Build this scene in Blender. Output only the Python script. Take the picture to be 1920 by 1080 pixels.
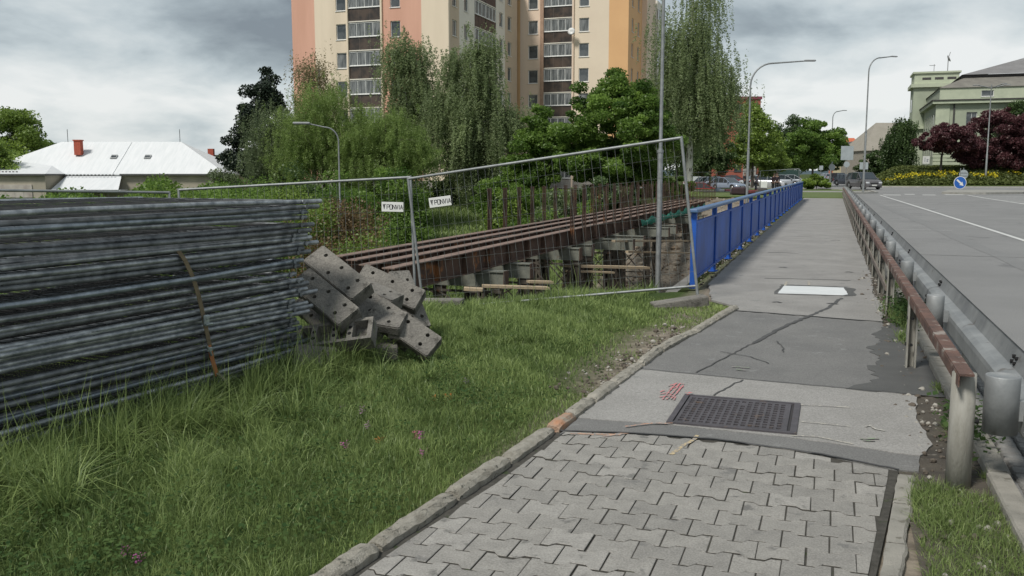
import bpy, math, random
import numpy as np
from mathutils import Vector, Matrix
from mathutils.geometry import tessellate_polygon
R = math.radians
C = bpy.context.scene.collection
for o in list(bpy.data.objects): bpy.data.objects.remove(o)

# ------------------------------------------------------------------ camera, world, sun, exposure
FOC, PITCH, YAW, EYE = 1700.0, math.atan(215/1700), R(19.4), 1.6
cam_d = bpy.data.cameras.new("camera"); cam = bpy.data.objects.new("camera", cam_d); C.objects.link(cam)
cam.location = (0, 0, EYE); cam.rotation_euler = (R(90)-PITCH, 0, YAW)
cam_d.sensor_width = 36; cam_d.lens = 36*FOC/1920; cam_d.clip_end = 6000; cam_d.clip_start = .05
bpy.context.scene.camera = cam
sc = bpy.context.scene
sc.view_settings.view_transform = 'Standard'; sc.view_settings.look = 'None'
sc.view_settings.gamma = 1; sc.view_settings.exposure = 0.42

SUN_EL, SUN_AZ = 52, 205          # azimuth clockwise from +Y
world = bpy.data.worlds.new("World"); sc.world = world; world.use_nodes = True
def build_world():
    nt = world.node_tree; N = nt.nodes; L = nt.links; N.clear()
    out = N.new('ShaderNodeOutputWorld')
    sky = N.new('ShaderNodeTexSky'); sky.sky_type = 'NISHITA'; sky.sun_disc = False
    sky.sun_elevation = R(SUN_EL); sky.sun_rotation = R(SUN_AZ)
    b1 = N.new('ShaderNodeBackground'); b1.inputs[1].default_value = .09
    L.new(sky.outputs[0], b1.inputs[0])
    tc = N.new('ShaderNodeTexCoord'); sep = N.new('ShaderNodeSeparateXYZ'); L.new(tc.outputs['Generated'], sep.inputs[0])
    def M(op, a, b=None, clamp=False):
        n = N.new('ShaderNodeMath'); n.operation = op; n.use_clamp = clamp
        for i, v in enumerate((a, b)):
            if v is None: continue
            if isinstance(v, (int, float)): n.inputs[i].default_value = v
            else: L.new(v, n.inputs[i])
        return n.outputs[0]
    z = M('ADD', M('MAXIMUM', sep.outputs[2], 0.0), .30)
    cmb = N.new('ShaderNodeCombineXYZ'); L.new(M('DIVIDE', sep.outputs[0], z), cmb.inputs[0]); L.new(M('DIVIDE', sep.outputs[1], z), cmb.inputs[1])
    def noise(scale, detail, rough, off, dist=0.):
        mp = N.new('ShaderNodeMapping'); mp.inputs['Location'].default_value = off; L.new(cmb.outputs[0], mp.inputs[0])
        n = N.new('ShaderNodeTexNoise'); n.inputs['Scale'].default_value = scale; n.inputs['Detail'].default_value = detail
        n.inputs['Roughness'].default_value = rough; n.inputs['Distortion'].default_value = dist; L.new(mp.outputs[0], n.inputs[0]); return n.outputs[0]
    n1 = noise(1.05, 8, .5, (3.1, 1.4, 0), .3); n2 = noise(3.1, 9, .55, (8.2, 4.4, 2), .25)
    # a dark bank of cloud high on the left, bright cloud low down and to the right
    left = M('ADD', M('MULTIPLY', sep.outputs[0], -.80), M('MULTIPLY', sep.outputs[1], -.10), False)
    left = M('MULTIPLY', M('SUBTRACT', left, .02), 2.6, True)
    high = M('MULTIPLY', M('SUBTRACT', sep.outputs[2], .075), 13.0, True)
    dark = M('MULTIPLY', M('MULTIPLY', left, high), .27)
    v = M('ADD', M('MULTIPLY', n1, .60), M('MULTIPLY', n2, .40))
    v = M('ADD', M('MULTIPLY', M('SUBTRACT', v, .5), 1.55), .548)
    v = M('SUBTRACT', v, dark)
    v = M('SUBTRACT', v, M('MULTIPLY', M('SUBTRACT', sep.outputs[2], .07), .30, True))
    cr = N.new('ShaderNodeValToRGB'); e = cr.color_ramp.elements
    e[0].position = .24; e[0].color = (.18, .21, .235, 1); e[1].position = .66; e[1].color = (.67, .685, .68, 1)
    m = e.new(.36); m.color = (.29, .335, .36, 1); m = e.new(.46); m.color = (.43, .48, .50, 1); m = e.new(.56); m.color = (.56, .595, .60, 1)
    L.new(v, cr.inputs[0])
    b2 = N.new('ShaderNodeBackground'); b2.inputs[1].default_value = .95; L.new(cr.outputs[0], b2.inputs[0])
    mix = N.new('ShaderNodeMixShader'); mix.inputs[0].default_value = .93
    L.new(b1.outputs[0], mix.inputs[1]); L.new(b2.outputs[0], mix.inputs[2]); L.new(mix.outputs[0], out.inputs[0])
build_world()
sun_d = bpy.data.lights.new("sun", 'SUN'); sun_d.energy = 2.5; sun_d.angle = R(12); sun_d.color = (1, .965, .9)
sun = bpy.data.objects.new("sun", sun_d); C.objects.link(sun)
sun.rotation_euler = (R(90-SUN_EL), 0, R(180-SUN_AZ))

# ------------------------------------------------------------------ photograph geometry helpers (a pixel of the photo and a distance give a point)
CF, SF, CY, SY = math.cos(PITCH), math.sin(PITCH), math.cos(YAW), math.sin(YAW)
def ray(u, v):
    a = (u-960)/FOC; b = (540-v)/FOC
    x, y, z = a, CF+b*SF, -SF+b*CF
    return Vector((x*CY-y*SY, x*SY+y*CY, z))
def at(u, v, d): return Vector((0, 0, EYE)) + ray(u, v)*d
def gp(u, d, z=0.):
    b = ((z-EYE)/d+SF)/CF
    return at(u, 540-FOC*b, d)
def onx(u, v, x):
    r = ray(u, v); return Vector((0, 0, EYE)) + r*(x/r.x)
def ony(u, v, y):
    r = ray(u, v); return Vector((0, 0, EYE)) + r*(y/r.y)
def onz(u, v, z=0.):
    r = ray(u, v); return Vector((0, 0, EYE)) + r*((z-EYE)/r.z)
RT, FW, UP = Vector((CY, SY, 0)), Vector((-SY, CY, 0)), Vector((0, 0, 1))

# ------------------------------------------------------------------ terrain
def ss(a, b, x):
    t = np.clip((x-a)/(b-a), 0, 1); return t*t*(3-2*t)
def gz(x, y):
    x = np.asarray(x, float); y = np.asarray(y, float)
    base = -.03 - .30*ss(-2.2, -6.5, x)*ss(7, 12, y)*(1-ss(40, 58, y)) - .05*ss(-2.2, -4, x)
    side = ss(-1.98, -2.25, x)
    prof = ss(12.3-.25*np.clip(-x-2, 0, 6)*.5, 18, y+.2*np.clip(-x-2, 0, 8))*(1-ss(29, 55, y))
    depth = 3.9 - 1.7*ss(-13, -19, x) - .5*ss(-25, -40, x)
    prof2 = ss(14.5, 22, y)*(1-ss(40, 74, y))
    pr = np.where(x < -13, prof2, prof)
    k = ss(-11, -15, x); pr = prof*(1-k)+prof2*k
    z = base - side*pr*depth
    z = z - 2.6*ss(-50, -60, x)*ss(40, 60, y)
    z = z + .05*np.sin(x*1.7+y*.9)*np.sin(y*1.3-x*.4)*ss(-2.2, -3.5, x)
    z = z + 2.35*ss(119, 141, y-.35*(x-7))*ss(3.6, 9, x)
    return z
def gh(x, y): return float(gz(x, y))

# ------------------------------------------------------------------ mesh helpers
class MB:
    def __init__(s): s.v = []; s.f = []; s.sm = []; s.mi = []
    def add(s, vs, fs, smooth=False, mi=0):
        n = len(s.v); s.v += [tuple(p) for p in vs]
        for f in fs: s.f.append(tuple(n+i for i in f)); s.sm.append(smooth); s.mi.append(mi)
        return s
    def box(s, c, d, M=None, bev=0., mi=0):
        c = Vector(c); hx, hy, hz = d[0]/2, d[1]/2, d[2]/2
        if bev <= 0:
            P = [Vector((x, y, z)) for z in (-hz, hz) for x, y in ((-hx, -hy), (hx, -hy), (hx, hy), (-hx, hy))]
            F = [(3, 2, 1, 0), (4, 5, 6, 7), (0, 1, 5, 4), (1, 2, 6, 5), (2, 3, 7, 6), (3, 0, 4, 7)]
        else:
            b = min(bev, hx*.9, hy*.9, hz*.9)
            ring = lambda ix, z: [(sx*(hx-(b if k else 0)-ix), sy*(hy-(0 if k else b)-ix), z) for sx, sy, k in
                    ((-1, -1, 0), (-1, -1, 1), (1, -1, 1), (1, -1, 0), (1, 1, 0), (1, 1, 1), (-1, 1, 1), (-1, 1, 0))]
            P = [Vector(p) for z, ix in ((-hz, b), (-hz+b, 0), (hz-b, 0), (hz, b)) for p in ring(ix*.7, z)]
            F = [tuple(range(7, -1, -1)), tuple(range(24, 32))]
            for k in range(3):
                for i in range(8): F.append((k*8+i, k*8+(i+1) % 8, k*8+8+(i+1) % 8, k*8+8+i))
        if M is not None: P = [M @ p for p in P]
        return s.add([c+p for p in P], F, False, mi)
    def tube(s, pts, r, n=8, cap=True, mi=0, hollow=False):
        pts = [Vector(p) for p in pts]; rr = r if isinstance(r, (list, tuple)) else [r]*len(pts)
        V = []; prev = None
        for i, p in enumerate(pts):
            t = (pts[min(i+1, len(pts)-1)]-pts[max(i-1, 0)]).normalized()
            if prev is None: a = t.orthogonal().normalized()
            else:
                a = (prev-t*prev.dot(t)); a = a.normalized() if a.length > 1e-6 else t.orthogonal().normalized()
            prev = a; b = t.cross(a)
            V += [p+(a*math.cos(2*math.pi*k/n)+b*math.sin(2*math.pi*k/n))*rr[i] for k in range(n)]
        F = []
        for i in range(len(pts)-1):
            for k in range(n): F.append((i*n+k, i*n+(k+1) % n, (i+1)*n+(k+1) % n, (i+1)*n+k))
        s.add(V, F, n > 4, mi)
        if cap:
            m = len(pts)-1
            s.add(V[:n], [tuple(range(n-1, -1, -1))], False, mi); s.add(V[m*n:], [tuple(range(n))], False, mi)
        return s
    def beam(s, a, b, w, h, up=(0, 0, 1), mi=0):
        a = Vector(a); b = Vector(b); t = (b-a); L = t.length; t.normalize(); u = Vector(up); x = t.cross(u)
        if x.length < 1e-4: x = t.orthogonal()
        x.normalize(); u = x.cross(t).normalized(); M = Matrix((x, t, u)).transposed()
        return s.box((a+b)/2, (w, L, h), M, 0, mi)
    def prism(s, poly, d, org=(0, 0, 0), ax=(1, 0, 0), ay=(0, 1, 0), holes=(), mi=0, cap0=True):
        """polygon in the plane (ax, ay) at org, extruded by vector d, with through holes"""
        ax = Vector(ax); ay = Vector(ay); org = Vector(org); d = Vector(d)
        loops = [list(poly)]+[list(h) for h in holes]
        flat = [p for l in loops for p in l]
        T = tessellate_polygon([[Vector((p[0], p[1], 0)) for p in l] for l in loops])
        n = len(flat); V = [org+ax*p[0]+ay*p[1] for p in flat]; V += [p+d for p in V]
        flip = ax.cross(ay).dot(d) > 0
        F = []
        for t in T:
            a, b, c = t
            ar = (flat[b][0]-flat[a][0])*(flat[c][1]-flat[a][1])-(flat[b][1]-flat[a][1])*(flat[c][0]-flat[a][0])
            if ar < 0: a, b, c = a, c, b
            top = (a+n, b+n, c+n); bot = (c, b, a)
            if not flip: top = top[::-1]; bot = bot[::-1]
            F.append(top)
            if cap0: F.append(bot)
        k = 0
        for li, l in enumerate(loops):
            m = len(l); A = sum(l[i][0]*l[(i+1) % m][1]-l[(i+1) % m][0]*l[i][1] for i in range(m))
            ccw = (A > 0) == (li == 0)
            for i in range(m):
                q = (k+i, k+(i+1) % m, n+k+(i+1) % m, n+k+i)
                F.append(q if ccw == flip else q[::-1])
            k += m
        return s.add(V, F, False, mi)
    def quad(s, *p, mi=0): return s.add(p, [tuple(range(len(p)))], False, mi)
    def lathe(s, prof, n=16, org=(0, 0, 0), M=None, mi=0):
        org = Vector(org); V = []
        for r, z in prof:
            for k in range(n):
                p = Vector((r*math.cos(2*math.pi*k/n), r*math.sin(2*math.pi*k/n), z))
                V.append(org+(M @ p if M is not None else p))
        F = [(i*n+k, i*n+(k+1) % n, (i+1)*n+(k+1) % n, (i+1)*n+k) for i in range(len(prof)-1) for k in range(n)]
        return s.add(V, F, True, mi)
    def build(s, name, mat, parent=None, world=False):
        off = parent.location if (world and parent is not None) else None
        me = bpy.data.meshes.new(name)
        V = s.v if off is None else [(p[0]-off.x, p[1]-off.y, p[2]-off.z) for p in s.v]
        me.from_pydata(V, [], s.f)
        for m in (mat if isinstance(mat, (list, tuple)) else [mat]): me.materials.append(m)
        me.polygons.foreach_set('use_smooth', s.sm); me.polygons.foreach_set('material_index', s.mi); me.update()
        o = bpy.data.objects.new(name, me); C.objects.link(o)
        if parent is not None: o.parent = parent
        return o
def npmesh(name, V, Fq, mat, parent=None, attr=None, smooth=False):
    """fast mesh: V (n,3), Fq (m,k) faces all with k corners"""
    me = bpy.data.meshes.new(name); m, k = Fq.shape
    me.vertices.add(len(V)); me.vertices.foreach_set('co', np.asarray(V, np.float32).ravel())
    me.loops.add(m*k); me.loops.foreach_set('vertex_index', Fq.astype(np.int32).ravel())
    me.polygons.add(m); me.polygons.foreach_set('loop_start', np.arange(0, m*k, k, dtype=np.int32))
    me.polygons.foreach_set('loop_total', np.full(m, k, np.int32))
    if smooth: me.polygons.foreach_set('use_smooth', np.ones(m, bool))
    me.update(calc_edges=True)
    if attr is not None:
        a = me.attributes.new('shade', 'FLOAT', 'POINT'); a.data.foreach_set('value', np.asarray(attr, np.float32))
    me.materials.append(mat); o = bpy.data.objects.new(name, me); C.objects.link(o)
    if parent is not None: o.parent = parent
    return o
def tag(o, label=None, cat=None, group=None, kind=None):
    if label: o['label'] = label
    if cat: o['category'] = cat
    if group: o['group'] = group
    if kind: o['kind'] = kind
    return o
def thing(name, label, cat, loc=(0, 0, 0), rz=0., group=None):
    o = bpy.data.objects.new(name, None); C.objects.link(o); o.empty_display_size = .2
    o.location = loc; o.rotation_euler = (0, 0, rz); return tag(o, label, cat, group)
def struct(name, mb, m):
    return tag(mb.build(name, m), kind='structure')
def copy_tree(o, parent=None):
    c = o.copy(); C.objects.link(c)
    if parent is not None: c.parent = parent
    for ch in KIDS.get(o.name, []) or [k for k in o.children]: copy_tree(ch, c)
    return c
KIDS = {}

# ------------------------------------------------------------------ materials
MATS = {}
def mat(name, col, rough=.8, col2=None, scale=5., metal=0., bump=0., bscale=None, spots=None, sscale=20., sth=.6, detail=6., spec=None, ramp=(.35, .65), stretch=None, grain=None):
    if name in MATS: return MATS[name]
    m = bpy.data.materials.new(name); m.use_nodes = True; nt = m.node_tree; N = nt.nodes; L = nt.links
    p = N['Principled BSDF']; p.inputs['Roughness'].default_value = rough; p.inputs['Metallic'].default_value = metal
    if spec is not None: p.inputs['Specular IOR Level'].default_value = spec
    tc = N.new('ShaderNodeTexCoord'); co = tc.outputs['Object']
    if stretch:
        mp = N.new('ShaderNodeMapping'); mp.inputs['Scale'].default_value = stretch; L.new(co, mp.inputs[0]); co = mp.outputs[0]
    def nz(s, d=detail, r=.6):
        n = N.new('ShaderNodeTexNoise'); n.inputs['Scale'].default_value = s; n.inputs['Detail'].default_value = d; n.inputs['Roughness'].default_value = r
        L.new(co, n.inputs[0]); return n.outputs[0]
    c1 = (*col, 1)
    if col2 is None: col2 = tuple(min(1, c*.78) for c in col)
    r = N.new('ShaderNodeValToRGB'); r.color_ramp.elements[0].position = ramp[0]; r.color_ramp.elements[1].position = ramp[1]
    r.color_ramp.elements[0].color = c1; r.color_ramp.elements[1].color = (*col2, 1); L.new(nz(scale), r.inputs[0]); outc = r.outputs[0]
    if spots:
        r2 = N.new('ShaderNodeValToRGB'); r2.color_ramp.elements[0].position = sth; r2.color_ramp.elements[1].position = min(.99, sth+.07); L.new(nz(sscale, 4), r2.inputs[0])
        mx = N.new('ShaderNodeMixRGB'); L.new(r2.outputs[0], mx.inputs[0]); L.new(outc, mx.inputs[1]); mx.inputs[2].default_value = (*spots, 1); outc = mx.outputs[0]
    if grain:
        r3 = N.new('ShaderNodeValToRGB'); r3.color_ramp.elements[0].position = .33; r3.color_ramp.elements[1].position = .68
        r3.color_ramp.elements[0].color = (grain[1],)*3+(1,); r3.color_ramp.elements[1].color = (grain[2],)*3+(1,); L.new(nz(grain[0], 3, .7), r3.inputs[0])
        m3 = N.new('ShaderNodeMixRGB'); m3.blend_type = 'MULTIPLY'; m3.inputs[0].default_value = 1; L.new(outc, m3.inputs[1]); L.new(r3.outputs[0], m3.inputs[2]); outc = m3.outputs[0]
    L.new(outc, p.inputs['Base Color'])
    if bump:
        b = N.new('ShaderNodeBump'); b.inputs['Strength'].default_value = bump; b.inputs['Distance'].default_value = .02
        L.new(nz(bscale or scale*8, 5), b.inputs['Height']); L.new(b.outputs[0], p.inputs['Normal'])
    MATS[name] = m; return m
def leafmat(name, dark, light, trans=.3, gloss=.06):
    if name in MATS: return MATS[name]
    m = bpy.data.materials.new(name); m.use_nodes = True; nt = m.node_tree; N = nt.nodes; L = nt.links; N.clear()
    out = N.new('ShaderNodeOutputMaterial'); at_ = N.new('ShaderNodeAttribute'); at_.attribute_name = 'shade'
    r = N.new('ShaderNodeValToRGB'); r.color_ramp.elements[0].color = (*dark, 1); r.color_ramp.elements[1].color = (*light, 1)
    L.new(at_.outputs['Fac'], r.inputs[0])
    d = N.new('ShaderNodeBsdfDiffuse'); t = N.new('ShaderNodeBsdfTranslucent'); g = N.new('ShaderNodeBsdfGlossy'); g.inputs['Roughness'].default_value = .45
    L.new(r.outputs[0], d.inputs[0]); L.new(r.outputs[0], t.inputs[0]); g.inputs[0].default_value = (.6, .62, .58, 1)
    a = N.new('ShaderNodeMixShader'); a.inputs[0].default_value = trans; L.new(d.outputs[0], a.inputs[1]); L.new(t.outputs[0], a.inputs[2])
    b = N.new('ShaderNodeMixShader'); b.inputs[0].default_value = gloss; L.new(a.outputs[0], b.inputs[1]); L.new(g.outputs[0], b.inputs[2])
    L.new(b.outputs[0], out.inputs[0]); MATS[name] = m; return m
galv = mat('galvanised', (.44, .46, .475), .40, (.15, .165, .18), 9, .55, .15, 60, stretch=(1, 1, 1))
galv_dark = mat('galvanised_dull', (.24, .252, .262), .5, (.075, .082, .088), 7, .5, .2, 50)
galv_pole = mat('galvanised_pole', (.30, .315, .315), .55, (.21, .22, .225), 6, .45, .1, 40)
hole_m = mat('dark_hollow', (.012, .012, .013), .95)
rust = mat('rusty_steel', (.135, .078, .052), .85, (.075, .048, .036), 3, .1, .3, 30, spots=(.30, .13, .05), sscale=1.6, sth=.60)
rust_top = mat('rusty_flange', (.26, .19, .155), .8, (.16, .105, .085), 5, .1, .2, 30)
steel_dk = mat('dark_steel', (.105, .09, .072), .8, (.055, .047, .038), 4, .2, .2, 30, spots=(.12, .06, .035), sscale=6, sth=.6)
beam_gr = mat('faded_beam_paint', (.20, .205, .17), .75, (.13, .135, .115), 4, .1, .2, 30, spots=(.16, .08, .05), sscale=9, sth=.66)
wood_pl = mat('raw_plank', (.50, .40, .27), .8, (.34, .26, .17), 8, 0, .2, 60, stretch=(8, 1, 8))
conc = mat('block_concrete', (.235, .22, .195), .93, (.14, .132, .12), 4, 0, .7, 60, spots=(.085, .08, .07), sscale=7, sth=.58, detail=9, grain=(60, .75, 1.2))
conc_old = mat('kerb_stone', (.42, .395, .34), .95, (.28, .26, .215), 14, 0, .9, 110, spots=(.11, .11, .09), sscale=32, sth=.6)
blue = mat('blue_paint', (.013, .10, .46), .5, (.013, .066, .29), 1.6, 0, .05, 40)
blue_top = mat('blue_rail_cap', (.085, .16, .30), .5, (.065, .13, .26), 4, 0, .05, 40)
white_p = mat('white_paint', (.78, .78, .76), .5, (.68, .68, .66), 4)
black_p = mat('black_letter', (.05, .05, .055), .6)

# ------------------------------------------------------------------ ground sheet
def ground_mat():
    m = bpy.data.materials.new('soil_and_turf'); m.use_nodes = True; nt = m.node_tree; N = nt.nodes; L = nt.links
    p = N['Principled BSDF']; p.inputs['Roughness'].default_value = .95; p.inputs['Specular IOR Level'].default_value = .1
    tc = N.new('ShaderNodeTexCoord')
    def nz(s, d=6):
        n = N.new('ShaderNodeTexNoise'); n.inputs['Scale'].default_value = s; n.inputs['Detail'].default_value = d; L.new(tc.outputs['Object'], n.inputs[0]); return n.outputs[0]
    def rp(src, a, b, p0=.35, p1=.65):
        r = N.new('ShaderNodeValToRGB'); r.color_ramp.elements[0].position = p0; r.color_ramp.elements[1].position = p1
        r.color_ramp.elements[0].color = (*a, 1); r.color_ramp.elements[1].color = (*b, 1); L.new(src, r.inputs[0]); return r.outputs[0]
    grass = rp(nz(.6), (.055, .085, .025), (.10, .125, .04)); g2 = rp(nz(30), (.3, .3, .3), (1.25, 1.25, 1.25), .2, .8)
    mg = N.new('ShaderNodeMixRGB'); mg.blend_type = 'MULTIPLY'; mg.inputs[0].default_value = .8; L.new(grass, mg.inputs[1]); L.new(g2, mg.inputs[2])
    dirt = rp(nz(9), (.15, .13, .105), (.26, .225, .18)); a = N.new('ShaderNodeAttribute'); a.attribute_name = 'shade'
    mx = N.new('ShaderNodeMixRGB'); L.new(a.outputs['Fac'], mx.inputs[0]); L.new(mg.outputs[0], mx.inputs[1]); L.new(dirt, mx.inputs[2])
    L.new(mx.outputs[0], p.inputs['Base Color'])
    b = N.new('ShaderNodeBump'); b.inputs['Strength'].default_value = .6; b.inputs['Distance'].default_value = .05; L.new(nz(14, 8), b.inputs['Height']); L.new(b.outputs[0], p.inputs['Normal'])
    return m
def grid(xs, ys, fn):
    X, Y = np.meshgrid(xs, ys); Z = fn(X, Y); V = np.stack([X.ravel(), Y.ravel(), Z.ravel()], 1); nx = len(xs); ny = len(ys)
    i = (np.arange(ny-1)[:, None]*nx+np.arange(nx-1)[None]).ravel()
    return V, np.stack([i, i+1, i+1+nx, i+nx], 1)
xs = np.unique(np.concatenate([-np.geomspace(14, 3000, 46), np.arange(-14, -2.3, .3), [-2.25, -2.18, -2.1, -2.04, -1.98, -1.9], np.arange(-1.6, 3, .3), np.arange(3, 40, 1.), np.geomspace(40, 3000, 20)]))
ys = np.unique(np.concatenate([[-400, -100, -40, -20, -10], np.arange(-6, 62, .4), np.arange(62, 160, 1.5), np.geomspace(160, 4000, 24)]))
V, Fq = grid(xs, ys, gz)
rng = np.random.default_rng(1)
x, y = V[:, 0], V[:, 1]
d = np.maximum(ss(-12.5, -9, x)*ss(13.5, 17, y)*(1-ss(60, 64, y))*(x < -1.9), 0)
d = np.maximum(d, ((x > -1.7)*(x < 1.0)*(y < 62)).astype(float))
d = np.maximum(d, .8*ss(-2.3, -1.6, x)*ss(6.3, 7, y)*(1-ss(8.8, 9.6, y))*(x < -1.0))
d = d*(1-.5*((y > 60)&(x < 0)))
V[:, 2] += d*rng.normal(0, .04, len(V))*(y > 14)*(x < -2.5)
tag(npmesh('ground', V, Fq, ground_mat(), attr=np.clip(d, 0, 1), smooth=True), kind='structure')

# far hills, distance haze tinted blue into the forest colour
def hill():
    mb = MB(); rnd = random.Random(3)
    for k in range(2):
        P = []
        for i in range(41):
            az = R(-75+150*i/40); D_ = 1700+500*k; h = 20+14*k+12*math.sin(i*.7+k)+6*math.sin(i*1.9)+rnd.uniform(-3, 3)
            if az > R(-12): h *= .35
            P.append((Vector((math.sin(az)*D_, math.cos(az)*D_, -5)), h))
        V = []
        for p, h in P: V += [p, p*1.06+Vector((0, 0, h*.55)), p*1.13+Vector((0, 0, h)), p*1.3+Vector((0, 0, -5))]
        F = [(i*4+j, i*4+4+j, i*4+5+j, i*4+1+j) for i in range(40) for j in range(3)]
        mb.add(V, F, True)
    struct('hills', mb, mat('hazy_forest_hill', (.055, .085, .10), 1., (.04, .065, .08), .01, detail=8))
hill()

# ------------------------------------------------------------------ roads, pavement
asph = mat('road_asphalt', (.235, .233, .23), .88, (.195, .194, .192), .35, 0, .35, 160, spots=(.155, .155, .155), sscale=.8, sth=.60, detail=9, grain=(95, .72, 1.25))
slabL = mat('pavement_light', (.30, .29, .275), .9, (.24, .232, .22), 1.4, 0, .35, 170, spots=(.20, .20, .195), sscale=3.2, sth=.62, detail=9, grain=(95, .72, 1.25))
slabM = mat('pavement_slab', (.315, .305, .29), .9, (.265, .257, .243), 2.2, 0, .3, 170, spots=(.22, .22, .21), sscale=6, sth=.66, detail=9, grain=(95, .72, 1.25))
slabD = mat('pavement_dark', (.19, .187, .18), .88, (.155, .153, .149), 1.8, 0, .35, 170, spots=(.22, .22, .215), sscale=5, sth=.62, detail=9, grain=(95, .72, 1.25))
wet = mat('pavement_damp', (.095, .094, .09), .7, (.075, .075, .072), 4, 0, .3, 120)
tar = mat('tar_seam', (.085, .085, .084), .85, (.06, .06, .06), 9)
line_w = mat('road_marking', (.62, .62, .60), .7, (.46, .46, .45), 6, 0, .1, 60, spots=(.30, .30, .30), sscale=14, sth=.64)
rj = random.Random(5)
def jag(pts, amp=.012, step=.08, closed=True):
    out = []; n = len(pts)
    for i in range(n if closed else n-1):
        a = Vector((*pts[i], 0)); b = Vector((*pts[(i+1) % n], 0)); L_ = (b-a).length; k = max(1, int(L_/step)) if L_ < 30 else 1
        for j in range(k):
            p = a.lerp(b, j/k); q = amp if j else 0
            out.append((p.x+rj.uniform(-q, q), p.y+rj.uniform(-q, q)))
    if not closed: out.append(tuple(pts[-1]))
    return out
def sheet(name, pts, z, m, th=.012, **kw):
    return struct(name, MB().prism(pts, (0, 0, th), (0, 0, z-th)), m)
def ribbon(mb, pts, w, z):
    P = [Vector((p[0], p[1], z)) for p in pts]; V = []
    for i, p in enumerate(P):
        t = (P[min(i+1, len(P)-1)]-P[max(i-1, 0)]).normalized(); n_ = Vector((-t.y, t.x, 0)); ww = w[i] if isinstance(w, (list, tuple)) else w
        V += [p-n_*ww/2, p+n_*ww/2]
    mb.add(V, [(2*i, 2*i+1, 2*i+3, 2*i+2)[::-1] for i in range(len(P)-1)]); return mb
# carriageway, roundabout, street beyond
rd = [(.93, -8), (.93, 71), (1.25, 75.5), (2.4, 77.2), (3.3, 79), (3.2, 86), (1.2, 92), (-3, 97.5), (-16, 98.5), (-40, 94), (-40, 104), (-16, 108.5), (-6.5, 112), (-6, 150), (-6, 420), (3.6, 420), (3.4, 140), (4.2, 118), (10, 115.5), (24, 118), (60, 126), (120, 134), (120, 20), (40, 10), (40, -8)]
sheet('road', rd, 0.0, asph, .02)
mk = MB()
def rdash(x0, x1, y0, y1): mk.quad((x0, y0, .006), (x1, y0, .006), (x1, y1, .006), (x0, y1, .006))
ribbon(mk, [(3.30, 72.5), (3.78, 52), (4.3, 28), (4.6, 12), (4.8, -5)], .13, .006)
for a, b, y0 in ((3.55, 4.75, 72.5), (5.2, 5.9, 75.2), (6.3, 7.2, 73.5), (8.0, 9.3, 75.2)): rdash(a, b, y0, y0+1.6)
ribbon(mk, [(9.4, 74.8), (9.3, 66), (9.55, 50), (9.9, 30), (10.4, 8)], .16, .006)
ribbon(mk, [(14.6, 77), (12.6, 66), (11.6, 50), (11.2, 30), (11.0, 8)], .16, .006)
for i in range(14):
    yy = 71-i*2.6; x1 = 9.35+.004*i; x2 = 11.4+max(0, (yy-50))*.13
    ribbon(mk, [(x1+.1, yy), (x2-.1, yy+1.6)], .34, .0062)
rdash(14.9, 17.2, 80.5, 82.2); rdash(19.5, 21, 80, 81.6)
ribbon(mk, [(1.7, 28.3), (3.2, 28.2)], .05, .006)
# far kerb line
ribbon(mk, [(4.4, 113.8), (10, 113.0), (24, 115.4), (60, 123)], .3, .006)
struct('road_marking', mk, line_w)
struct('expansion_joint', ribbon(MB(), [(1.3, 19.6), (6, 19.4), (14, 19.2)], .035, .0045), tar)
tl = MB()
for x_ in (2.05, 3.5): ribbon(tl, jag([(x_+1.6, -5), (x_+1.2, 15), (x_+.7, 35), (x_+.1, 55), (x_-.1, 68)], .03, 1.2, False), .34, .0035)
struct('tyre_lane', tl, mat('polished_asphalt', (.205, .203, .20), .75, (.185, .184, .182), .5, 0, .2, 160, grain=(95, .8, 1.15)))
# raised kerb ring and traffic island
kb = MB()
def kerbline(mb, pts, w, h, z=0.):
    for a, b in zip(pts[:-1], pts[1:]):
        mb.beam((a[0], a[1], z+h/2-.02), (b[0], b[1], z+h/2-.02), w, h+.04)
kerbline(kb, [(4.6, 114.9), (10, 114.3), (24, 116.8), (60, 124.6)], .3, .14)
kerbline(kb, [(1.1, 71.2), (1.4, 75.8), (2.5, 77.5), (3.35, 79.2), (3.2, 86.2), (1.1, 92.1), (-3, 97.3), (-16, 98.2)], .18, .12)
kerbline(kb, [(-16, 108.9), (-6.7, 112.3), (-6.2, 150), (-6.2, 300)], .2, .12)
struct('kerb', kb, mat('kerb_concrete', (.40, .39, .36), .9, (.30, .29, .27), 2, 0, .3, 40))
isl = [(8.2, 79.5), (8.0, 78.2), (9.0, 77.2), (11.0, 77.6), (14.0, 80.5), (15.6, 84.5), (15.2, 88), (12, 90), (9.5, 88)]
im = MB().prism(isl, (0, 0, .16), (0, 0, 0)); struct('traffic_island', im, mat('island_stone', (.33, .32, .29), .9, (.24, .235, .215), 2.5, 0, .4, 40))
# lawns either side of the crossing path beyond the bridge
lawn_m = mat('mown_lawn', (.085, .125, .035), .95, (.12, .15, .05), 1.2, 0, .6, 60)
sheet('lawn', [(-1.9, 62.3), (.9, 62.0), (.95, 71.2), (1.35, 75.9), (2.4, 77.6), (3.2, 79.3), (3.05, 80.5), (-14, 79), (-14, 66)], .05, lawn_m, .08)
sheet('footpath', [(-14, 79), (3.05, 80.5), (3.1, 85.5), (2.9, 86.2), (-15, 84.5)], .045, slabL, .07)
sheet('lawn', [(-15, 84.5), (2.9, 86.2), (1.0, 91.8), (-3.2, 97), (-16, 97.9)], .05, lawn_m, .08)

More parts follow.
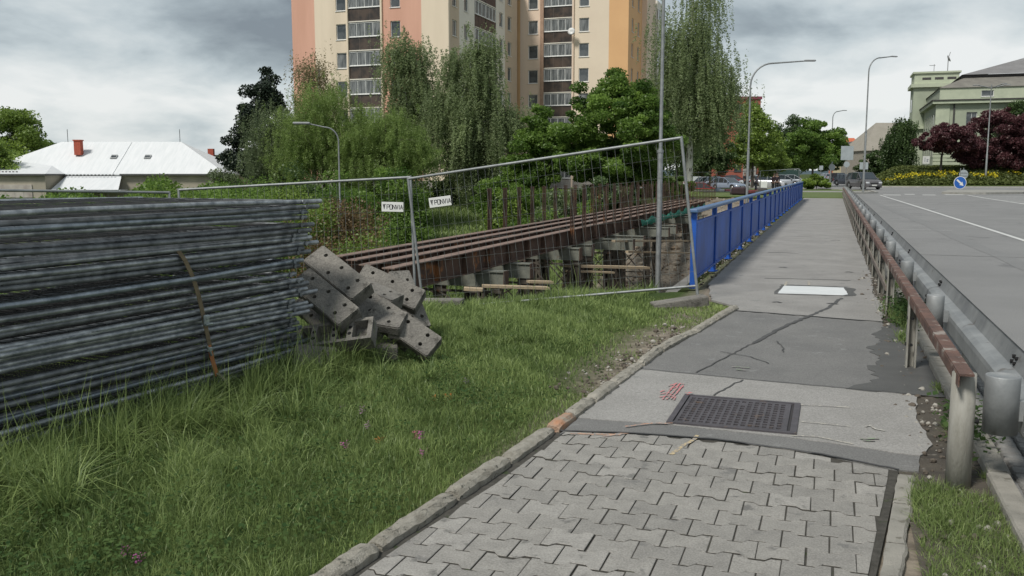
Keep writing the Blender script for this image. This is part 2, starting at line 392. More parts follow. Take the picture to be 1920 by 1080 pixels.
def clip(poly, f):
    out = []
    for i in range(len(poly)):
        a, b = poly[i], poly[(i+1) % len(poly)]; fa, fb = f(*a), f(*b)
        if fa >= 0: out.append(a)
        if (fa >= 0) != (fb >= 0):
            t = fa/(fa-fb); out.append((a[0]+(b[0]-a[0])*t, a[1]+(b[1]-a[1])*t))
    return out
def kerb_x(y):   # inner edge of left kerb
    return float(np.interp(y, [0, 3.03, 3.5, 4.31, 5.33, 6.4, 8.16, 10.9, 11.2], [-1.88, -1.77, -1.73, -1.62, -1.545, -1.45, -1.35, -1.0, -.95]))
def edge_x(y):   # right edge of the paved strip
    return float(np.interp(y, [0, 3.78, 5.11, 5.45], [-.06, .20, .345, .37]))
def paver_top(x): return 5.30+.14*math.sin(max(0, min(1, (x+1.6)/1.9))*math.pi)-.10*(x > -.1)*((x+.1)/.45)
# interlocking pavers, every block modelled
pv = MB(); rp = random.Random(11); PX, PY, A_ = .200, .163, .0155
for r in range(-2, 36):
    for c in range(-13, 6):
        cx = c*PX+(PX/2 if r % 2 else 0)-.04+(.012*math.sin(r*.7)); cy = .1+r*PY
        if cy < 2.0 or cy > 5.6: continue
        hx = PX/2-.0022; p = PY/2-.0046
        top = [(hx, p+A_), (.058, p+A_), (.032, p-A_), (-.032, p-A_), (-.058, p+A_), (-hx, p+A_)]
        poly = top+[(-a, -b) for a, b in top]; th = rp.gauss(0, .005); dx, dy = rp.gauss(0, .001), rp.gauss(0, .001)
        poly = [(cx+a*math.cos(th)-b*math.sin(th)+dx, cy+a*math.sin(th)+b*math.cos(th)+dy) for a, b in poly]
        for f in (lambda x, y: edge_x(y)-x, lambda x, y: x-(kerb_x(y)+.035), lambda x, y: paver_top(x)-.02-y):
            if len(poly) > 2: poly = clip(poly, f)
        if len(poly) < 4: continue
        A = abs(sum(poly[i][0]*poly[(i+1) % len(poly)][1]-poly[(i+1) % len(poly)][0]*poly[i][1] for i in range(len(poly))))/2
        if A < .004: continue
        mx = sum(q[0] for q in poly)/len(poly); my = sum(q[1] for q in poly)/len(poly); n = len(poly)
        dz = rp.gauss(0, .0016); tx, ty = rp.gauss(0, .008), rp.gauss(0, .008)
        zf = lambda a, b, z: z+dz+tx*(a-mx)+ty*(b-my)
        def shr(k): return [(mx+(a-mx)*(1-k/math.hypot(a-mx, b-my)), my+(b-my)*(1-k/math.hypot(a-mx, b-my))) for a, b in poly]
        in1 = shr(.0012); in2 = shr(.004)
        V = [(a, b, -.03) for a, b in poly]+[(a, b, zf(a, b, -.007)) for a, b in poly]+[(a, b, zf(a, b, -.0025)) for a, b in in1]+[(a, b, zf(a, b, 0)) for a, b in in2]
        F = [(k*n+i, k*n+(i+1) % n, (k+1)*n+(i+1) % n, (k+1)*n+i) for k in range(3) for i in range(n)]+[tuple(range(3*n, 4*n))]
        ar = sum(poly[i][0]*poly[(i+1) % n][1]-poly[(i+1) % n][0]*poly[i][1] for i in range(n))
        if ar < 0: F = [f[::-1] for f in F]
        k_ = rp.choice((0, 0, 0, 1, 1, 2)); pv.add(V, F[2*n:], False, k_); pv.add(V, F[:2*n], False, 3)
pm = [mat('paver_a', (.345, .330, .303), .93, (.275, .264, .243), 9, 0, .5, 220, spots=(.17, .165, .155), sscale=7, sth=.62, detail=9, grain=(110, .74, 1.22)),
      mat('paver_b', (.305, .293, .27), .93, (.25, .24, .222), 9, 0, .5, 220, spots=(.19, .185, .175), sscale=5, sth=.6, detail=9, grain=(110, .74, 1.22)),
      mat('paver_c', (.38, .365, .337), .93, (.31, .297, .275), 9, 0, .5, 220, spots=(.20, .195, .18), sscale=9, sth=.58, detail=9, grain=(110, .74, 1.22))]
joint_m = mat('joint_dirt', (.105, .098, .084), .97, (.060, .056, .047), 25, 0, .8, 180, spots=(.05, .07, .025), sscale=12, sth=.62)
struct('paving', pv, pm+[joint_m])
sheet('paving_bed', [(-1.95, 1), (.10, 1), (.22, 3.7), (.40, 5.2), (.5, 5.5), (-1.62, 5.5)], -.0065, joint_m, .02)
# slabs and asphalt patches
band = [(-1.53, 5.22)]+[(x_, paver_top(x_)) for x_ in np.linspace(-1.5, .4, 16)]+[(.50, 5.20), (.53, 5.50), (-.2, 5.635), (-.96, 5.665), (-1.52, 5.63)]
sheet('pavement', jag(band, .004, .06), .002, slabD, .02)
sheet('pavement', jag([(-1.52, 5.625), (-.96, 5.66), (-.2, 5.63), (.53, 5.49), (.62, 5.75), (.58, 6.4), (.64, 7.03), (-.58, 7.14), (-1.46, 7.24)], .010, .07), .006, slabM, .02)
sheet('pavement', jag([(-1.46, 7.24), (-.58, 7.14), (.64, 7.03), (.60, 8.6), (.56, 10.44), (-1.03, 10.76)], .008, .08), .004, slabD, .02)
sheet('pavement', jag([(-1.03, 10.76), (.56, 10.44), (.63, 11.6), (.56, 13), (.62, 15), (.58, 28), (.60, 62.3), (-1.75, 62.3), (-1.74, 40), (-1.70, 20), (-1.66, 13.4), (-1.52, 12.4), (-1.40, 11.6), (-1.05, 11.1)], .018, .09), .008, slabL, .024)
dm = jag([(.15, 7.06), (.95, 7.02), (.93, 8.6), (.98, 10.2), (.62, 10.4), (.52, 9.9), (.42, 9.6), (.50, 9.2), (.36, 8.9), (.45, 8.3), (.33, 7.9), (.40, 7.5), (.25, 7.25)], .035, .07)
sheet('damp_patch', dm, .0085, wet, .003)
cr = MB()
ribbon(cr, jag([(-1.03, 10.76), (-.2, 10.60), (.58, 10.44)], .01, .08, False), .03, .0125)
ribbon(cr, jag([(-1.46, 7.24), (-.58, 7.14), (.64, 7.03)], .006, .07, False), .016, .0105)
ribbon(cr, jag([(-1.55, 5.30)]+[(x_, paver_top(x_)) for x_ in (-1.1, -.6, 0, .4)], .006, .05, False), .02, .0065)
ribbon(cr, jag([(-.98, 7.25), (-.83, 7.9), (-.70, 8.5), (-.55, 9.2), (-.40, 9.9), (-.2, 10.6), (.02, 11.4), (.16, 12.3)], .012, .08, False), [.012]*18+[.045]*200, .0105)
ribbon(cr, jag([(-.75, 6.52), (-.66, 6.9), (-.6, 7.1)], .01, .06, False), .014, .0105)
ribbon(cr, jag([(-.93, 14.25), (-.3, 14.35), (.30, 14.38)], .01, .1, False), .03, .0125)
ribbon(cr, jag([(-.9, 8.2), (-.62, 8.05), (-.45, 7.8)], .01, .06, False), .012, .0105)
ribbon(cr, jag([(-.45, 8.9), (-.38, 8.6), (-.36, 8.35)], .01, .05, False), .012, .0105)
for a, b, c_ in ((-.9, 19, .6), (-.8, 24, .7), (-1.1, 30, .6), (-1.2, 34, .5), (-1.3, 43, .7), (-1.0, 52, .6), (.1, 23, .2), (.05, 11.7, .12), (-.6, 11.6, .1), (-.75, 16, .12), (.3, 15.6, .1)):
    ribbon(cr, jag([(a-c_/2, b), (a, b+.06), (a+c_/2, b-.02)], .02, .06, False), .05 if c_ < .3 else .035, .0125)
struct('pavement_crack', cr, tar)
# white patch with a dark rim
sheet('patch_rim', jag([(-.68, 12.42), (-.66, 13.52), (.10, 13.56), (.33, 13.40), (.34, 12.62), (.20, 12.50)], .025, .08), .0118, wet, .003)
wp = MB().prism(jag([(-.64, 12.48), (-.60, 13.36), (-.2, 13.40), (.20, 13.40), (.24, 12.66), (.18, 12.56)], .008, .1), (0, 0, .003), (0, 0, .0128))
tag(wp.build('white_patch', mat('white_patch', (.74, .75, .74), .25, (.66, .67, .66), 3)), 'bright white rectangular patch set in the asphalt near the start of the blue railing', 'pavement patch')

# kerb stones (left)
ks = MB(); rk = random.Random(8)
kp = [(-1.90, 1.6), (-1.845, 2.7), (-1.79, 3.30), (-1.72, 3.98), (-1.655, 4.60), (-1.60, 5.28), (-1.575, 5.62), (-1.55, 6.06), (-1.51, 6.60), (-1.46, 7.35), (-1.43, 8.1), (-1.34, 8.75), (-1.26, 9.1), (-1.17, 9.95), (-1.04, 10.95)]
for (x0, y0), (x1, y1) in zip(kp[:-1], kp[1:]):
    a = Vector((x0, y0, 0)); b = Vector((x1, y1, 0)); t = (b-a); L_ = t.length; t.normalize(); nrm = Vector((t.y, -t.x, 0)); n = max(4, int(L_/.05)); W = .095+rk.uniform(-.006, .006); off = rk.uniform(-.008, .008); hh = .048+rk.uniform(-.01, .008)
    V = []; sec = [(-W/2, -.08), (-W/2, .55), (-W/2+.018, .9), (-.015, 1.02), (.02, 1.0), (W/2-.018, .88), (W/2, .5), (W/2, -.08)]
    for i in range(n+1):
        s_ = i/n; q = a.lerp(b, s_)+t*(.012 if i == 0 else -.012 if i == n else 0); e = min(i, n-i); k = .62 if e == 0 else .93 if e == 1 else 1.
        for sx, sz in sec: V.append(q+nrm*(sx*(k*.5+.5)+off+rk.uniform(-.005, .005))+UP*(hh*sz*k+rk.uniform(-.005, .005) if sz > 0 else -.06))
    m8 = len(sec); F = [(i*m8+j, i*m8+j+1, (i+1)*m8+j+1, (i+1)*m8+j) for i in range(n) for j in range(m8-1)]+[tuple(range(m8-1, -1, -1)), tuple(n*m8+j for j in range(m8))]
    ks.add(V, F, False, 1 if y0 == 5.28 else 0)
struct('kerb', ks, [conc_old, mat('kerb_orange', (.50, .24, .13), .9, (.36, .33, .27), 9, 0, .8, 90)])
# right edging of the paved strip
ks = MB()
for y0 in np.arange(1.0, 5.15, .52):
    y1 = min(y0+.51, 5.1); V = []
    for i in range(9):
        yy = y0+(y1-y0)*i/8; xa = edge_x(yy)+.045+rk.uniform(-.003, .003); xb = xa+.085+rk.uniform(-.008, .008); zz = .006+rk.uniform(-.002, .002)
        V += [(xa, yy, -.06), (xa, yy, zz-.003), (xa+.008, yy, zz), (xb-.012, yy, zz), (xb, yy, zz-.012), (xb, yy, -.06)]
    ks.add(V, [(i*6+j, i*6+j+1, (i+1)*6+j+1, (i+1)*6+j)[::-1] for i in range(8) for j in range(5)]+[tuple(range(6)), tuple(48+j for j in range(5, -1, -1))])
# kerb of the carriageway under the barrier
for y0 in np.arange(-3, 72, 1.02):
    ks.box((.875+rk.uniform(-.008, .008), y0+.5, -.02+rk.uniform(-.006, .006)), (.11, 1.0, .16), None, .012)
struct('kerb', ks, mat('edging_concrete', (.36, .34, .30), .93, (.26, .25, .22), 7, 0, .6, 110, spots=(.17, .16, .13), sscale=14, sth=.6))
gut = MB()
for i in range(60):
    for j in range(2): gut.box((1.02+j*.12+rk.uniform(-.004, .004), 1.6+i*.125, .0), (.108, .114, .04), None, .012)
struct('gutter_sett', gut, mat('sett_stone', (.24, .235, .225), .9, (.18, .175, .165), 12, 0, .5, 90))

# ------------------------------------------------------------------ spray marks on the pavement
def mark(pts_list, w, col, label, z=.0135, name='paint_mark'):
    mb = MB()
    for i, pts in enumerate(pts_list): ribbon(mb, jag(pts, .004, .025, False), w, z+i*.0001)
    return tag(mb.build(name, mat('spray_'+name+str(col), col, .8, tuple(c*.75 for c in col), 25, spots=(.26, .24, .225), sscale=38, sth=.47)), label, 'paint mark')
def gl(u, v): p = onz(u, v); return (p.x, p.y)
pk = [[gl(u, v) for u, v in s] for s in ([(1237, 742), (1250, 739), (1262, 742)], [(1236, 748), (1255, 744), (1268, 747)], [(1242, 752), (1262, 728), (1268, 722)], [(1250, 752), (1266, 734), (1275, 722)],
      [(1258, 752), (1270, 738), (1281, 725)], [(1253, 727), (1270, 721), (1284, 723)], [(1255, 732), (1272, 727), (1282, 729)], [(1264, 753), (1266, 748)], [(1238, 738), (1246, 735)])]
mark(pk, .012, (.62, .20, .21), 'pink spray paint lettering beside the upper left corner of the iron grate')
mark([[gl(1285, 742), gl(1298, 741)], [gl(1287, 744), gl(1294, 744)]], .03, (.66, .19, .20), 'small red paint dab on the top left corner of the iron grate', z=.022)
mark([[gl(u, v) for u, v in ((1172, 803), (1195, 800), (1222, 797), (1262, 797))]], .016, (.58, .31, .20), 'orange paint line on the dark asphalt strip left of the grate')
mark([[gl(1070, 813), gl(1110, 815), (gl(1165, 816))], [gl(1130, 819), gl(1180, 812)]], .03, (.52, .33, .23), 'faded orange paint on the first row of pavers beside the kerb', z=.004)
mark([[gl(1308, 817), gl(1302, 824), gl(1285, 834), gl(1258, 853)]], .024, (.55, .44, .26), 'yellow paint stroke on the pavers below the grate', z=.004)
mark([[gl(1500, 762), gl(1545, 764), gl(1592, 767)]], .010, (.62, .58, .48), 'upper of the thin chalk lines on the slab right of the grate')
mark([[gl(1502, 794), gl(1550, 798), gl(1592, 803)]], .010, (.60, .56, .46), 'lower straight chalk line on the slab right of the grate')
mark([[gl(1484, 820), gl(1530, 822), gl(1570, 830), gl(1600, 836)]], .010, (.58, .54, .44), 'bent chalk line near the lower right corner of the grate')
mark([[gl(1622, 803), gl(1632, 801), gl(1642, 808), (gl(1659, 811))]], .014, (.58, .56, .50), 'small wavy chalk squiggle near the dirt on the right of the slab')
mark([[gl(1612, 826), gl(1648, 826)], [gl(1618, 829), gl(1640, 830)]], .02, (.26, .34, .22), 'faint green paint smear at the right of the slab')
mark([[gl(1372, 690), gl(1405, 692)], [gl(1380, 695), gl(1398, 697)]], .02, (.20, .27, .17), 'faint green paint smear in the middle of the dark asphalt')
mark([[gl(1475, 529), gl(1472, 537)]], .03, (.5, .46, .36), 'short pale dash left of two before the white patch')
mark([[gl(1516, 528), gl(1517, 536)]], .03, (.5, .46, .36), 'short pale dash right of two before the white patch')

# ------------------------------------------------------------------ iron grate
iron = mat('cast_iron', (.115, .105, .115), .6, (.08, .073, .08), 8, .35, .3, 60, spots=(.15, .11, .09), sscale=9, sth=.62)
g = thing('manhole_grate', 'square cast iron lattice grate set in the pale pavement slab', 'manhole cover', (-.56, 6.07, .0), 0)
gx0, gx1, gy0, gy1 = -.39, .41, -.39, .395
fr = MB().prism([(gx0, gy0), (gx1, gy0), (gx1, gy1), (gx0, gy1)], (0, 0, .03), (0, 0, -.012), holes=[[(gx0+.035, gy0+.03), (gx0+.035, gy1-.03), (gx1-.04, gy1-.03), (gx1-.04, gy0+.03)]])
fr.build('frame', iron, g)
hl = []; nx_, ny_ = 15, 11
ax0, ax1, ay0, ay1 = gx0+.045, gx1-.06, gy0+.04, gy1-.04
for i in range(nx_):
    for j in range(ny_):
        if (i, j) == (8, 9): continue
        x0 = ax0+.02+(ax1-ax0-.04)*i/nx_; x1 = x0+(ax1-ax0-.04)/nx_*.62; y0 = ay0+.02+(ay1-ay0-.04)*j/ny_; y1 = y0+(ay1-ay0-.04)/ny_*.66
        hl.append([(x0, y0), (x0, y1), (x1, y1), (x1, y0)])
MB().prism([(ax0, ay0), (ax1, ay0), (ax1, ay1), (ax0, ay1)], (0, 0, .022), (0, 0, -.006), holes=hl).build('lattice', iron, g)
MB().box((.01, 0, -.0), (.76, .74, .014)).build('pit', mat('grate_pit', (.045, .042, .045), .9), g)

# ------------------------------------------------------------------ mesh fence panels
def panel_meshes(L_, H_, ext=.10, legs=.0, tube_r=.019, n=8, seed=0, wires=True, name='x', sag=.0):
    """panel in local x (length) / z (height) plane"""
    rr = random.Random(seed); fr = MB()
    def ln(a, b, k=5):
        a = Vector(a); b = Vector(b); return [a.lerp(b, i/k)+Vector((0, sag*math.sin(math.pi*i/k), 0)) for i in range(k+1)]
    fr.tube(ln((0, 0, -ext), (0, 0, H_)), tube_r, n); fr.tube(ln((L_, 0, -ext), (L_, 0, H_)), tube_r, n)
    fr.tube(ln((0, 0, H_-.02), (L_, 0, H_-.02)), tube_r, n); fr.tube(ln((0, 0, .06), (L_, 0, .06)), tube_r*.9, n)
    w = MB()
    if wires:
        k = int(L_/.105)
        for i in range(1, k): w.tube([(L_*i/k, 0, .05), (L_*i/k+rr.uniform(-.004, .004), .004*math.sin(i), H_-.03)], .0023, 3, False)
        for j in range(1, 8): w.tube([(0, .003, H_*j/8), (L_/2, .003+rr.uniform(-.012, .012), H_*j/8+rr.uniform(-.01, .01)), (L_, .003, H_*j/8)], .0023, 3, False)
    return fr, w
wire_m = mat('mesh_wire', (.25, .26, .25), .6, (.17, .18, .175), 5, .3)
def orient(o, a, b, tilt_b=None):
    """place a panel so that local x runs a->b and local z goes up (or along tilt)"""
    a = Vector(a); b = Vector(b); x = (b-a).normalized(); z = Vector(tilt_b) if tilt_b is not None else Vector((0, 0, 1))
    y = z.cross(x).normalized(); z = x.cross(y).normalized()
    o.location = a; o.rotation_euler = Matrix((x, y, z)).transposed().to_euler()
def standing(a, b, ta, label, H_=1.95, seed=1):
    L_ = (Vector(b)-Vector(a)).length; o = thing('mesh_fence_panel', label, 'fence panel', (0, 0, 0), 0, 'standing temporary fence panels')
    fr, w = panel_meshes(L_, H_, .10, seed=seed); fr.build('frame', galv_pole, o); w.build('wire_mesh', wire_m, o); orient(o, a, b, ta); return o
# right panel (its foot rests on a block by the kerb), middle, left
pC1 = at(1307, 545, 11.35); pC1t = at(1279, 252, 11.25); pC0 = at(795, 588, 12.85); pC0t = at(783, 316, 12.85)
standing(pC0, pC1, (pC1t-pC1), 'tilted mesh fence panel reaching the blue railing, its top rail rising to the right', (pC1t-pC1).length-.02, 2)
pB1 = at(780, 588, 12.95); pB0 = at(345, 605, 13.3)
standing(pB0, pB1, at(777, 320, 12.95)-pB1, 'mesh fence panel in front of the trees, left of the two behind the concrete blocks', 1.97, 3)
pA1 = at(331, 600, 13.4); pA0 = at(-190, 640, 11.2)
standing(pA0, pA1, at(328, 339, 13.4)-pA1, 'mesh fence panel showing only its top rail behind the galvanised stack', 1.90, 4)
# small plates with lettering, tied to the mesh
def letters(word, h, adv, mb, w=.010):
    G_ = {'P': [[(0, 0), (0, 1), (.6, 1), (.6, .5), (0, .5)]], 'O': [[(0, 0), (0, 1), (.6, 1), (.6, 0), (0, 0)]], 'N': [[(0, 0), (0, 1), (.6, 0), (.6, 1)]],
          'V': [[(0, 1), (.3, 0), (.6, 1)]], 'I': [[(.15, 0), (.15, 1)]], 'A': [[(0, 0), (.3, 1), (.6, 0)], [(.12, .35), (.48, .35)]]}
    x = 0
    for ch in word:
        for st in G_[ch]:
            for a, b in zip(st[:-1], st[1:]):
                a = Vector((x+a[0]*h*.9, -.004, a[1]*h)); b = Vector((x+b[0]*h*.9, -.004, b[1]*h)); mb.beam(a, b, .002, w, (0, 1, 0) if False else (b-a).cross(Vector((0, 1, 0))))
        x += adv*(.55 if ch == 'I' else 1)
    return x
def plate(u0, v0, u1, v1, d0, label, up):
    a = at(u0, v0, d0); b = at(u1, v1, d0-.05); o = thing('name_plate', label, 'sign', a, 0, 'name plates tied to the fence mesh')
    W = (b-a).length; H_ = .135; MB().box((W/2, 0, H_/2), (W, .005, H_), None, .002).build('board', white_p, o)
    t = MB(); letters('PONVIA', .062, .043, t, .008)
    for i, v in enumerate(t.v): t.v[i] = (v[0]+.078, v[1], v[2]+.036)
    t.add([(.018, -.0045, .105), (.036, -.0045, .035), (.045, -.0045, .035), (.030, -.0045, .105)], [(0, 1, 2, 3)])
    t.add([(.034, -.0045, .105), (.070, -.0045, .105), (.045, -.0045, .048), (.040, -.0045, .06), (.052, -.0045, .095)], [(0, 4, 1), (0, 3, 4), (4, 3, 2)])
    t.build('lettering', black_p, o); orient(o, a, b, up); return o
plate(715.5, 396.5, 756.5, 397.5, 12.75, 'white name plate hanging level on the left panel of the mesh fence', (0, 0, 1))
plate(806, 390, 847, 384.5, 12.55, 'white name plate tilted upwards on the right mesh fence panel', (0, 0, 1))

# ------------------------------------------------------------------ the stack of fence panels
ordn = ['topmost', 'second', 'third', 'fourth', 'fifth', 'sixth', 'seventh', 'eighth', 'ninth', 'tenth', 'eleventh', 'twelfth', 'thirteenth', 'fourteenth', 'fifteenth', 'sixteenth', 'seventeenth', 'eighteenth', 'nineteenth', 'twentieth',
        'twenty-first', 'twenty-second', 'twenty-third', 'twenty-fourth', 'twenty-fifth', 'twenty-sixth', 'twenty-seventh', 'twenty-eighth', 'twenty-ninth', 'thirtieth', 'thirty-first', 'lowest']
def stack():
    rs = random.Random(21); protos = []
    galvs = [galv, galv_dark, mat('galvanised_blueish', (.36, .40, .44), .38, (.13, .155, .18), 8, .55, .15, 60)]
    for k in range(4):
        fr = MB(); L_, W_ = 3.5, 2.0; e1 = (.02, .12, .20, .07)[k]; bow = (.0, .012, -.012, .02)[k]
        # long tubes (local x), short posts (local y); x=0 is the end seen at the right of the photo
        for yy, ex in ((0, e1), (W_, e1*.7), (.18 if k % 2 else .0, 0)):
            if ex == 0 and yy == 0: continue
            fr.tube([(-ex, yy, 0), (.05, yy, 0), (1.1, yy, bow), (2.3, yy, bow), (L_, yy, 0)], .0195 if ex else .012, 9, False)
            if ex:
                q = -ex; V = [(q+(.0 if r_ == .0195 else .0 if r_ == .016 else .05), yy+r_*math.cos(t_), r_*math.sin(t_)) for r_ in (.0195, .016) for t_ in [2*math.pi*j/9 for j in range(9)]]
                fr.add(V, [(j, (j+1) % 9, 9+(j+1) % 9, 9+j) for j in range(9)])
                fr.tube([(q, yy, 0), (q+.09, yy, 0)], .016, 9, False, mi=1); fr.add([(q+.085, yy+.016*math.cos(2*math.pi*j/9), .016*math.sin(2*math.pi*j/9)) for j in range(9)], [tuple(range(9))], mi=1)
        for xx in (.06, L_-.05): fr.tube([(xx, -.03, .0), (xx, W_+.03, 0)], .0185, 9)
        w = MB()
        for i in range(1, 34): w.tube([(.06+L_*i/35+rs.uniform(-.01, .01), -.012, -.014+rs.uniform(-.004, .004)), (.06+L_*i/35, W_, -.014)], .0021, 3, False)
        for j in range(1, 12):
            yy = W_*j/12 if j > 3 else .035*j+.01
            w.tube([(.06, yy, -.017), (1.8, yy+rs.uniform(-.006, .006), -.017+rs.uniform(-.008, .008)), (L_-.05, yy, -.017)], .0022, 3, False)
        protos.append((fr, w))
    built = {}
    N_ = 32; z = .03; zl = .03; gaps = [rs.choice((.75, .85, .9, 1, 1, 1.05, 1.5)) for _ in range(32)]; gs = sum(gaps[:-1])
    for i in range(N_):
        k = rs.randrange(4); g_ = rs.choice((0, 0, 1, 1, 2)); top = N_-1-i
        lab = 'galvanised mesh fence panel lying flat, %s' % ('topmost of the tall stack' if top == 0 else 'lowest of the tall stack, sunk in the grass' if top == N_-1 else ordn[top]+' from the top of the tall stack')
        o = thing('stacked_fence_panel', lab, 'fence panel', (0, 0, 0), 0, 'galvanised fence panels lying in the tall stack')
        if (k, g_) in built:
            for src in built[(k, g_)]: c = src.copy(); C.objects.link(c); c.parent = o
        else: built[(k, g_)] = [protos[k][0].build('frame', [galvs[g_], hole_m], o), protos[k][1].build('wire_mesh', mat('gap_shade_wire', (.048, .05, .052), .65, (.02, .022, .023), 5, .3), o)]  # wire colour darkened to paint the shade in the stack's gaps
        f = i/(N_-1); xe = -4.20+.03*f+rs.uniform(-.03, .03)+(.02 if i > 18 else 0); ye = 6.40+.16*f+rs.uniform(-.05, .05)-(.03 if i < 12 else 0)
        ye += rs.choice((0, 0, 0, .09, -.06))
        if i > N_-5: ye = 6.60
        a = Vector((xe, ye, z)); dirx = Vector((-.105+rs.uniform(-.022, .022), -1, (zl-z)/3.5+rs.uniform(-.004, .004))).normalized()
        diry = Vector((-1, .12, 0)); zz = dirx.cross(diry)
        if zz.z > 0: zz = -zz
        yy = zz.cross(dirx).normalized()
        roll = rs.uniform(-.004, .004); 
        o.location = a; o.rotation_euler = Matrix((dirx, yy, zz.normalized())).transposed().to_euler()
        step = 1.335/gs*gaps[i]; tw = rs.uniform(-.009, .009)*(i < 27)
        z += step; zl = 1.345/gs*sum(gaps[:i+1])+.03+tw*2.2
stack()
# ratchet strap hanging down the face of the stack
def strap():
    xf = -4.29; P = [onx(u, v, xf+dx) for u, v, dx in ((322, 470, -.10), (335, 471, -.02), (347, 488, .02), (362, 520, .03), (372, 552, .03), (380, 585, .035), (386, 612, .04), (392, 640, .04), (398, 668, .04))]
    P2 = [onx(u, v, xf+dx) for u, v, dx in ((392, 648, .05), (400, 680, .05), (408, 705, .06))]
    P3 = [onx(u, v, xf+dx) for u, v, dx in ((408, 700, .065), (422, 712, .09), (432, 726, .10), (430, 742, .10))]
    o = thing('ratchet_strap', 'frayed brown lashing strap with a metal ratchet hanging down the stacked fence panels', 'strap', (P[-1].x, P[-1].y, 0))
    def band(name, P, m, w=.042):
        mb = MB(); V = []
        for p in P: V += [p+Vector((0, -w/2, 0)), p+Vector((0, w/2, .004)), p+Vector((-.004, w/2, .004)), p+Vector((-.004, -w/2, 0))]
        mb.add(V, [(i*4+j, i*4+(j+1) % 4, (i+1)*4+(j+1) % 4, (i+1)*4+j) for i in range(len(P)-1) for j in range(4)]); mb.build(name, m, o, True)
    band('webbing', P, mat('strap_brown', (.21, .165, .10), .9, (.13, .10, .06), 9, 0, .4, 120)); band('loose_end', P2, mat('strap_orange', (.42, .17, .06), .9, (.30, .12, .05), 12, 0, .3, 120)); band('loose_end', P3, mat('strap_pale', (.30, .27, .20), .9), .03)
    r = MB(); c = onx(387, 600, xf+.055); r.box(c, (.02, .055, .075), None, .006); r.box(c+Vector((.012, 0, .02)), (.016, .04, .025), None, .004); r.tube([c+Vector((.02, -.035, -.03)), c+Vector((.02, .035, -.03))], .009, 8)
    c2 = onx(393, 655, xf+.055); r.tube([c2+Vector((0, -.03, .03)), c2+Vector((.01, -.01, -.01)), c2+Vector((.0, .02, -.05))], .008, 6); r.box(c2, (.02, .05, .03), None, .005)
    r.build('ratchet', mat('zinc_buckle', (.45, .50, .50), .4, (.25, .28, .28), 14, .6), o, True)
strap()

# ------------------------------------------------------------------ concrete feet
def circ(cx, cy, r, n=12): return [(cx+r*math.cos(2*math.pi*i/n), cy+r*math.sin(2*math.pi*i/n)) for i in range(n)]
def foot_mesh(kind):
    mb = MB(); Lh, Wh, H_ = .34, .12, .14
    if kind == 0:
        holes = [circ(a, b, .019) for a, b in ((-.22, .055), (.0, .055), (.22, .055), (.22, -.055), (-.05, -.06))]
        c = .012; o = [(-Lh+c, -Wh), (Lh-c, -Wh), (Lh, -Wh+c), (Lh, Wh-c), (Lh-c, Wh), (-Lh+c, Wh), (-Lh, Wh-c), (-Lh, -Wh+c)]
        o2 = [(a*.985, b*.95) for a, b in o]
        mb.prism(o, (0, 0, .072), (0, 0, .055), holes=holes)
        mb.prism(o2, (0, 0, .0122), (0, 0, .1272), holes=holes)
        for x0, x1 in ((-Lh, -Lh+.12), (-.09, .09), (Lh-.12, Lh)):
            mb.prism([(x0+.004, -Wh+.004), (x1-.004, -Wh+.004), (x1-.004, Wh-.004), (x0+.004, Wh-.004)], (0, 0, .0545), (0, 0, 0.0))
        mb.box((0, 0, .075), (.58, .20, .03), mi=1)
    elif kind == 1:   # underside up: open cells
        cells = [[(x0, -Wh+.03), (x0, Wh-.03), (x1, Wh-.03), (x1, -Wh+.03)] for x0, x1 in ((-.30, -.20), (-.15, -.02), (.03, .12), (.17, .30))]
        mb.prism([(-Lh, -Wh), (Lh, -Wh), (Lh, Wh), (-Lh, Wh)], (0, 0, .10), (0, 0, .04), holes=cells)
        mb.box((0, 0, .02), (.675, .235, .0395))
        for x_ in (-.175, .005, .145): mb.lathe([(.018, 0), (.018, .003), (.0, .003)], 10, (x_, .03, .1385), mi=1); mb.lathe([(.018, 0), (.018, .003), (.0, .003)], 10, (x_, -.04, .1385), mi=1)
    else: mb.box((0, 0, .07), (.68, .24, .14), None, .012)
    return mb
FOOT = {}
def block(u, v, D_, ax, bx, label, kind=0, L_=1.):
    """block centre at pixel (u,v), distance D_; ax, bx: long and cross axes in (right, forward, up) terms"""
    A = (RT*ax[0]+FW*ax[1]+UP*ax[2]).normalized(); B = RT*bx[0]+FW*bx[1]+UP*bx[2]; B = (B-A*B.dot(A)).normalized(); Nn = A.cross(B)
    if Nn.dot(at(u, v, 1)-Vector((0, 0, EYE))) > 0 and kind != 9: B = -B; Nn = -Nn
    o = thing('concrete_foot_block', label, 'concrete block', at(u, v, D_)-Nn*.13, 0, 'concrete feet of the mesh fence')
    o.rotation_euler = Matrix((A, B, Nn)).transposed().to_euler(); o.scale = (1, 1, 1)
    o.scale = (L_, 1, 1)
    if kind in FOOT: c = FOOT[kind].copy(); C.objects.link(c); c.parent = o
    else: FOOT[kind] = foot_mesh(kind).build('block', [conc, hole_m], o)
    return o
D1, D2 = (.70, -.50, -.44), (-.72, -.42, -.50)
block(632, 510, 8.05, D1, D2, 'large perforated concrete block at the top of the tumbled pile, leaning on the stack')
block(607, 555, 7.80, D1, D2, 'perforated concrete block just below the topmost one, touching the tube ends')
block(690, 536, 8.55, (.88, -.35, -.30), (.35, .55, .05), 'grey concrete block wedged behind the topmost block of the pile')
block(731, 537, 8.95, (.85, -.2, -.35), (-.5, -.45, -.65), 'perforated concrete block at the back of the pile, with two holes facing the path')
block(768, 560, 9.05, (.35, -.5, -.72), (.8, .35, -.2), 'concrete block standing on its end at the right of the pile')
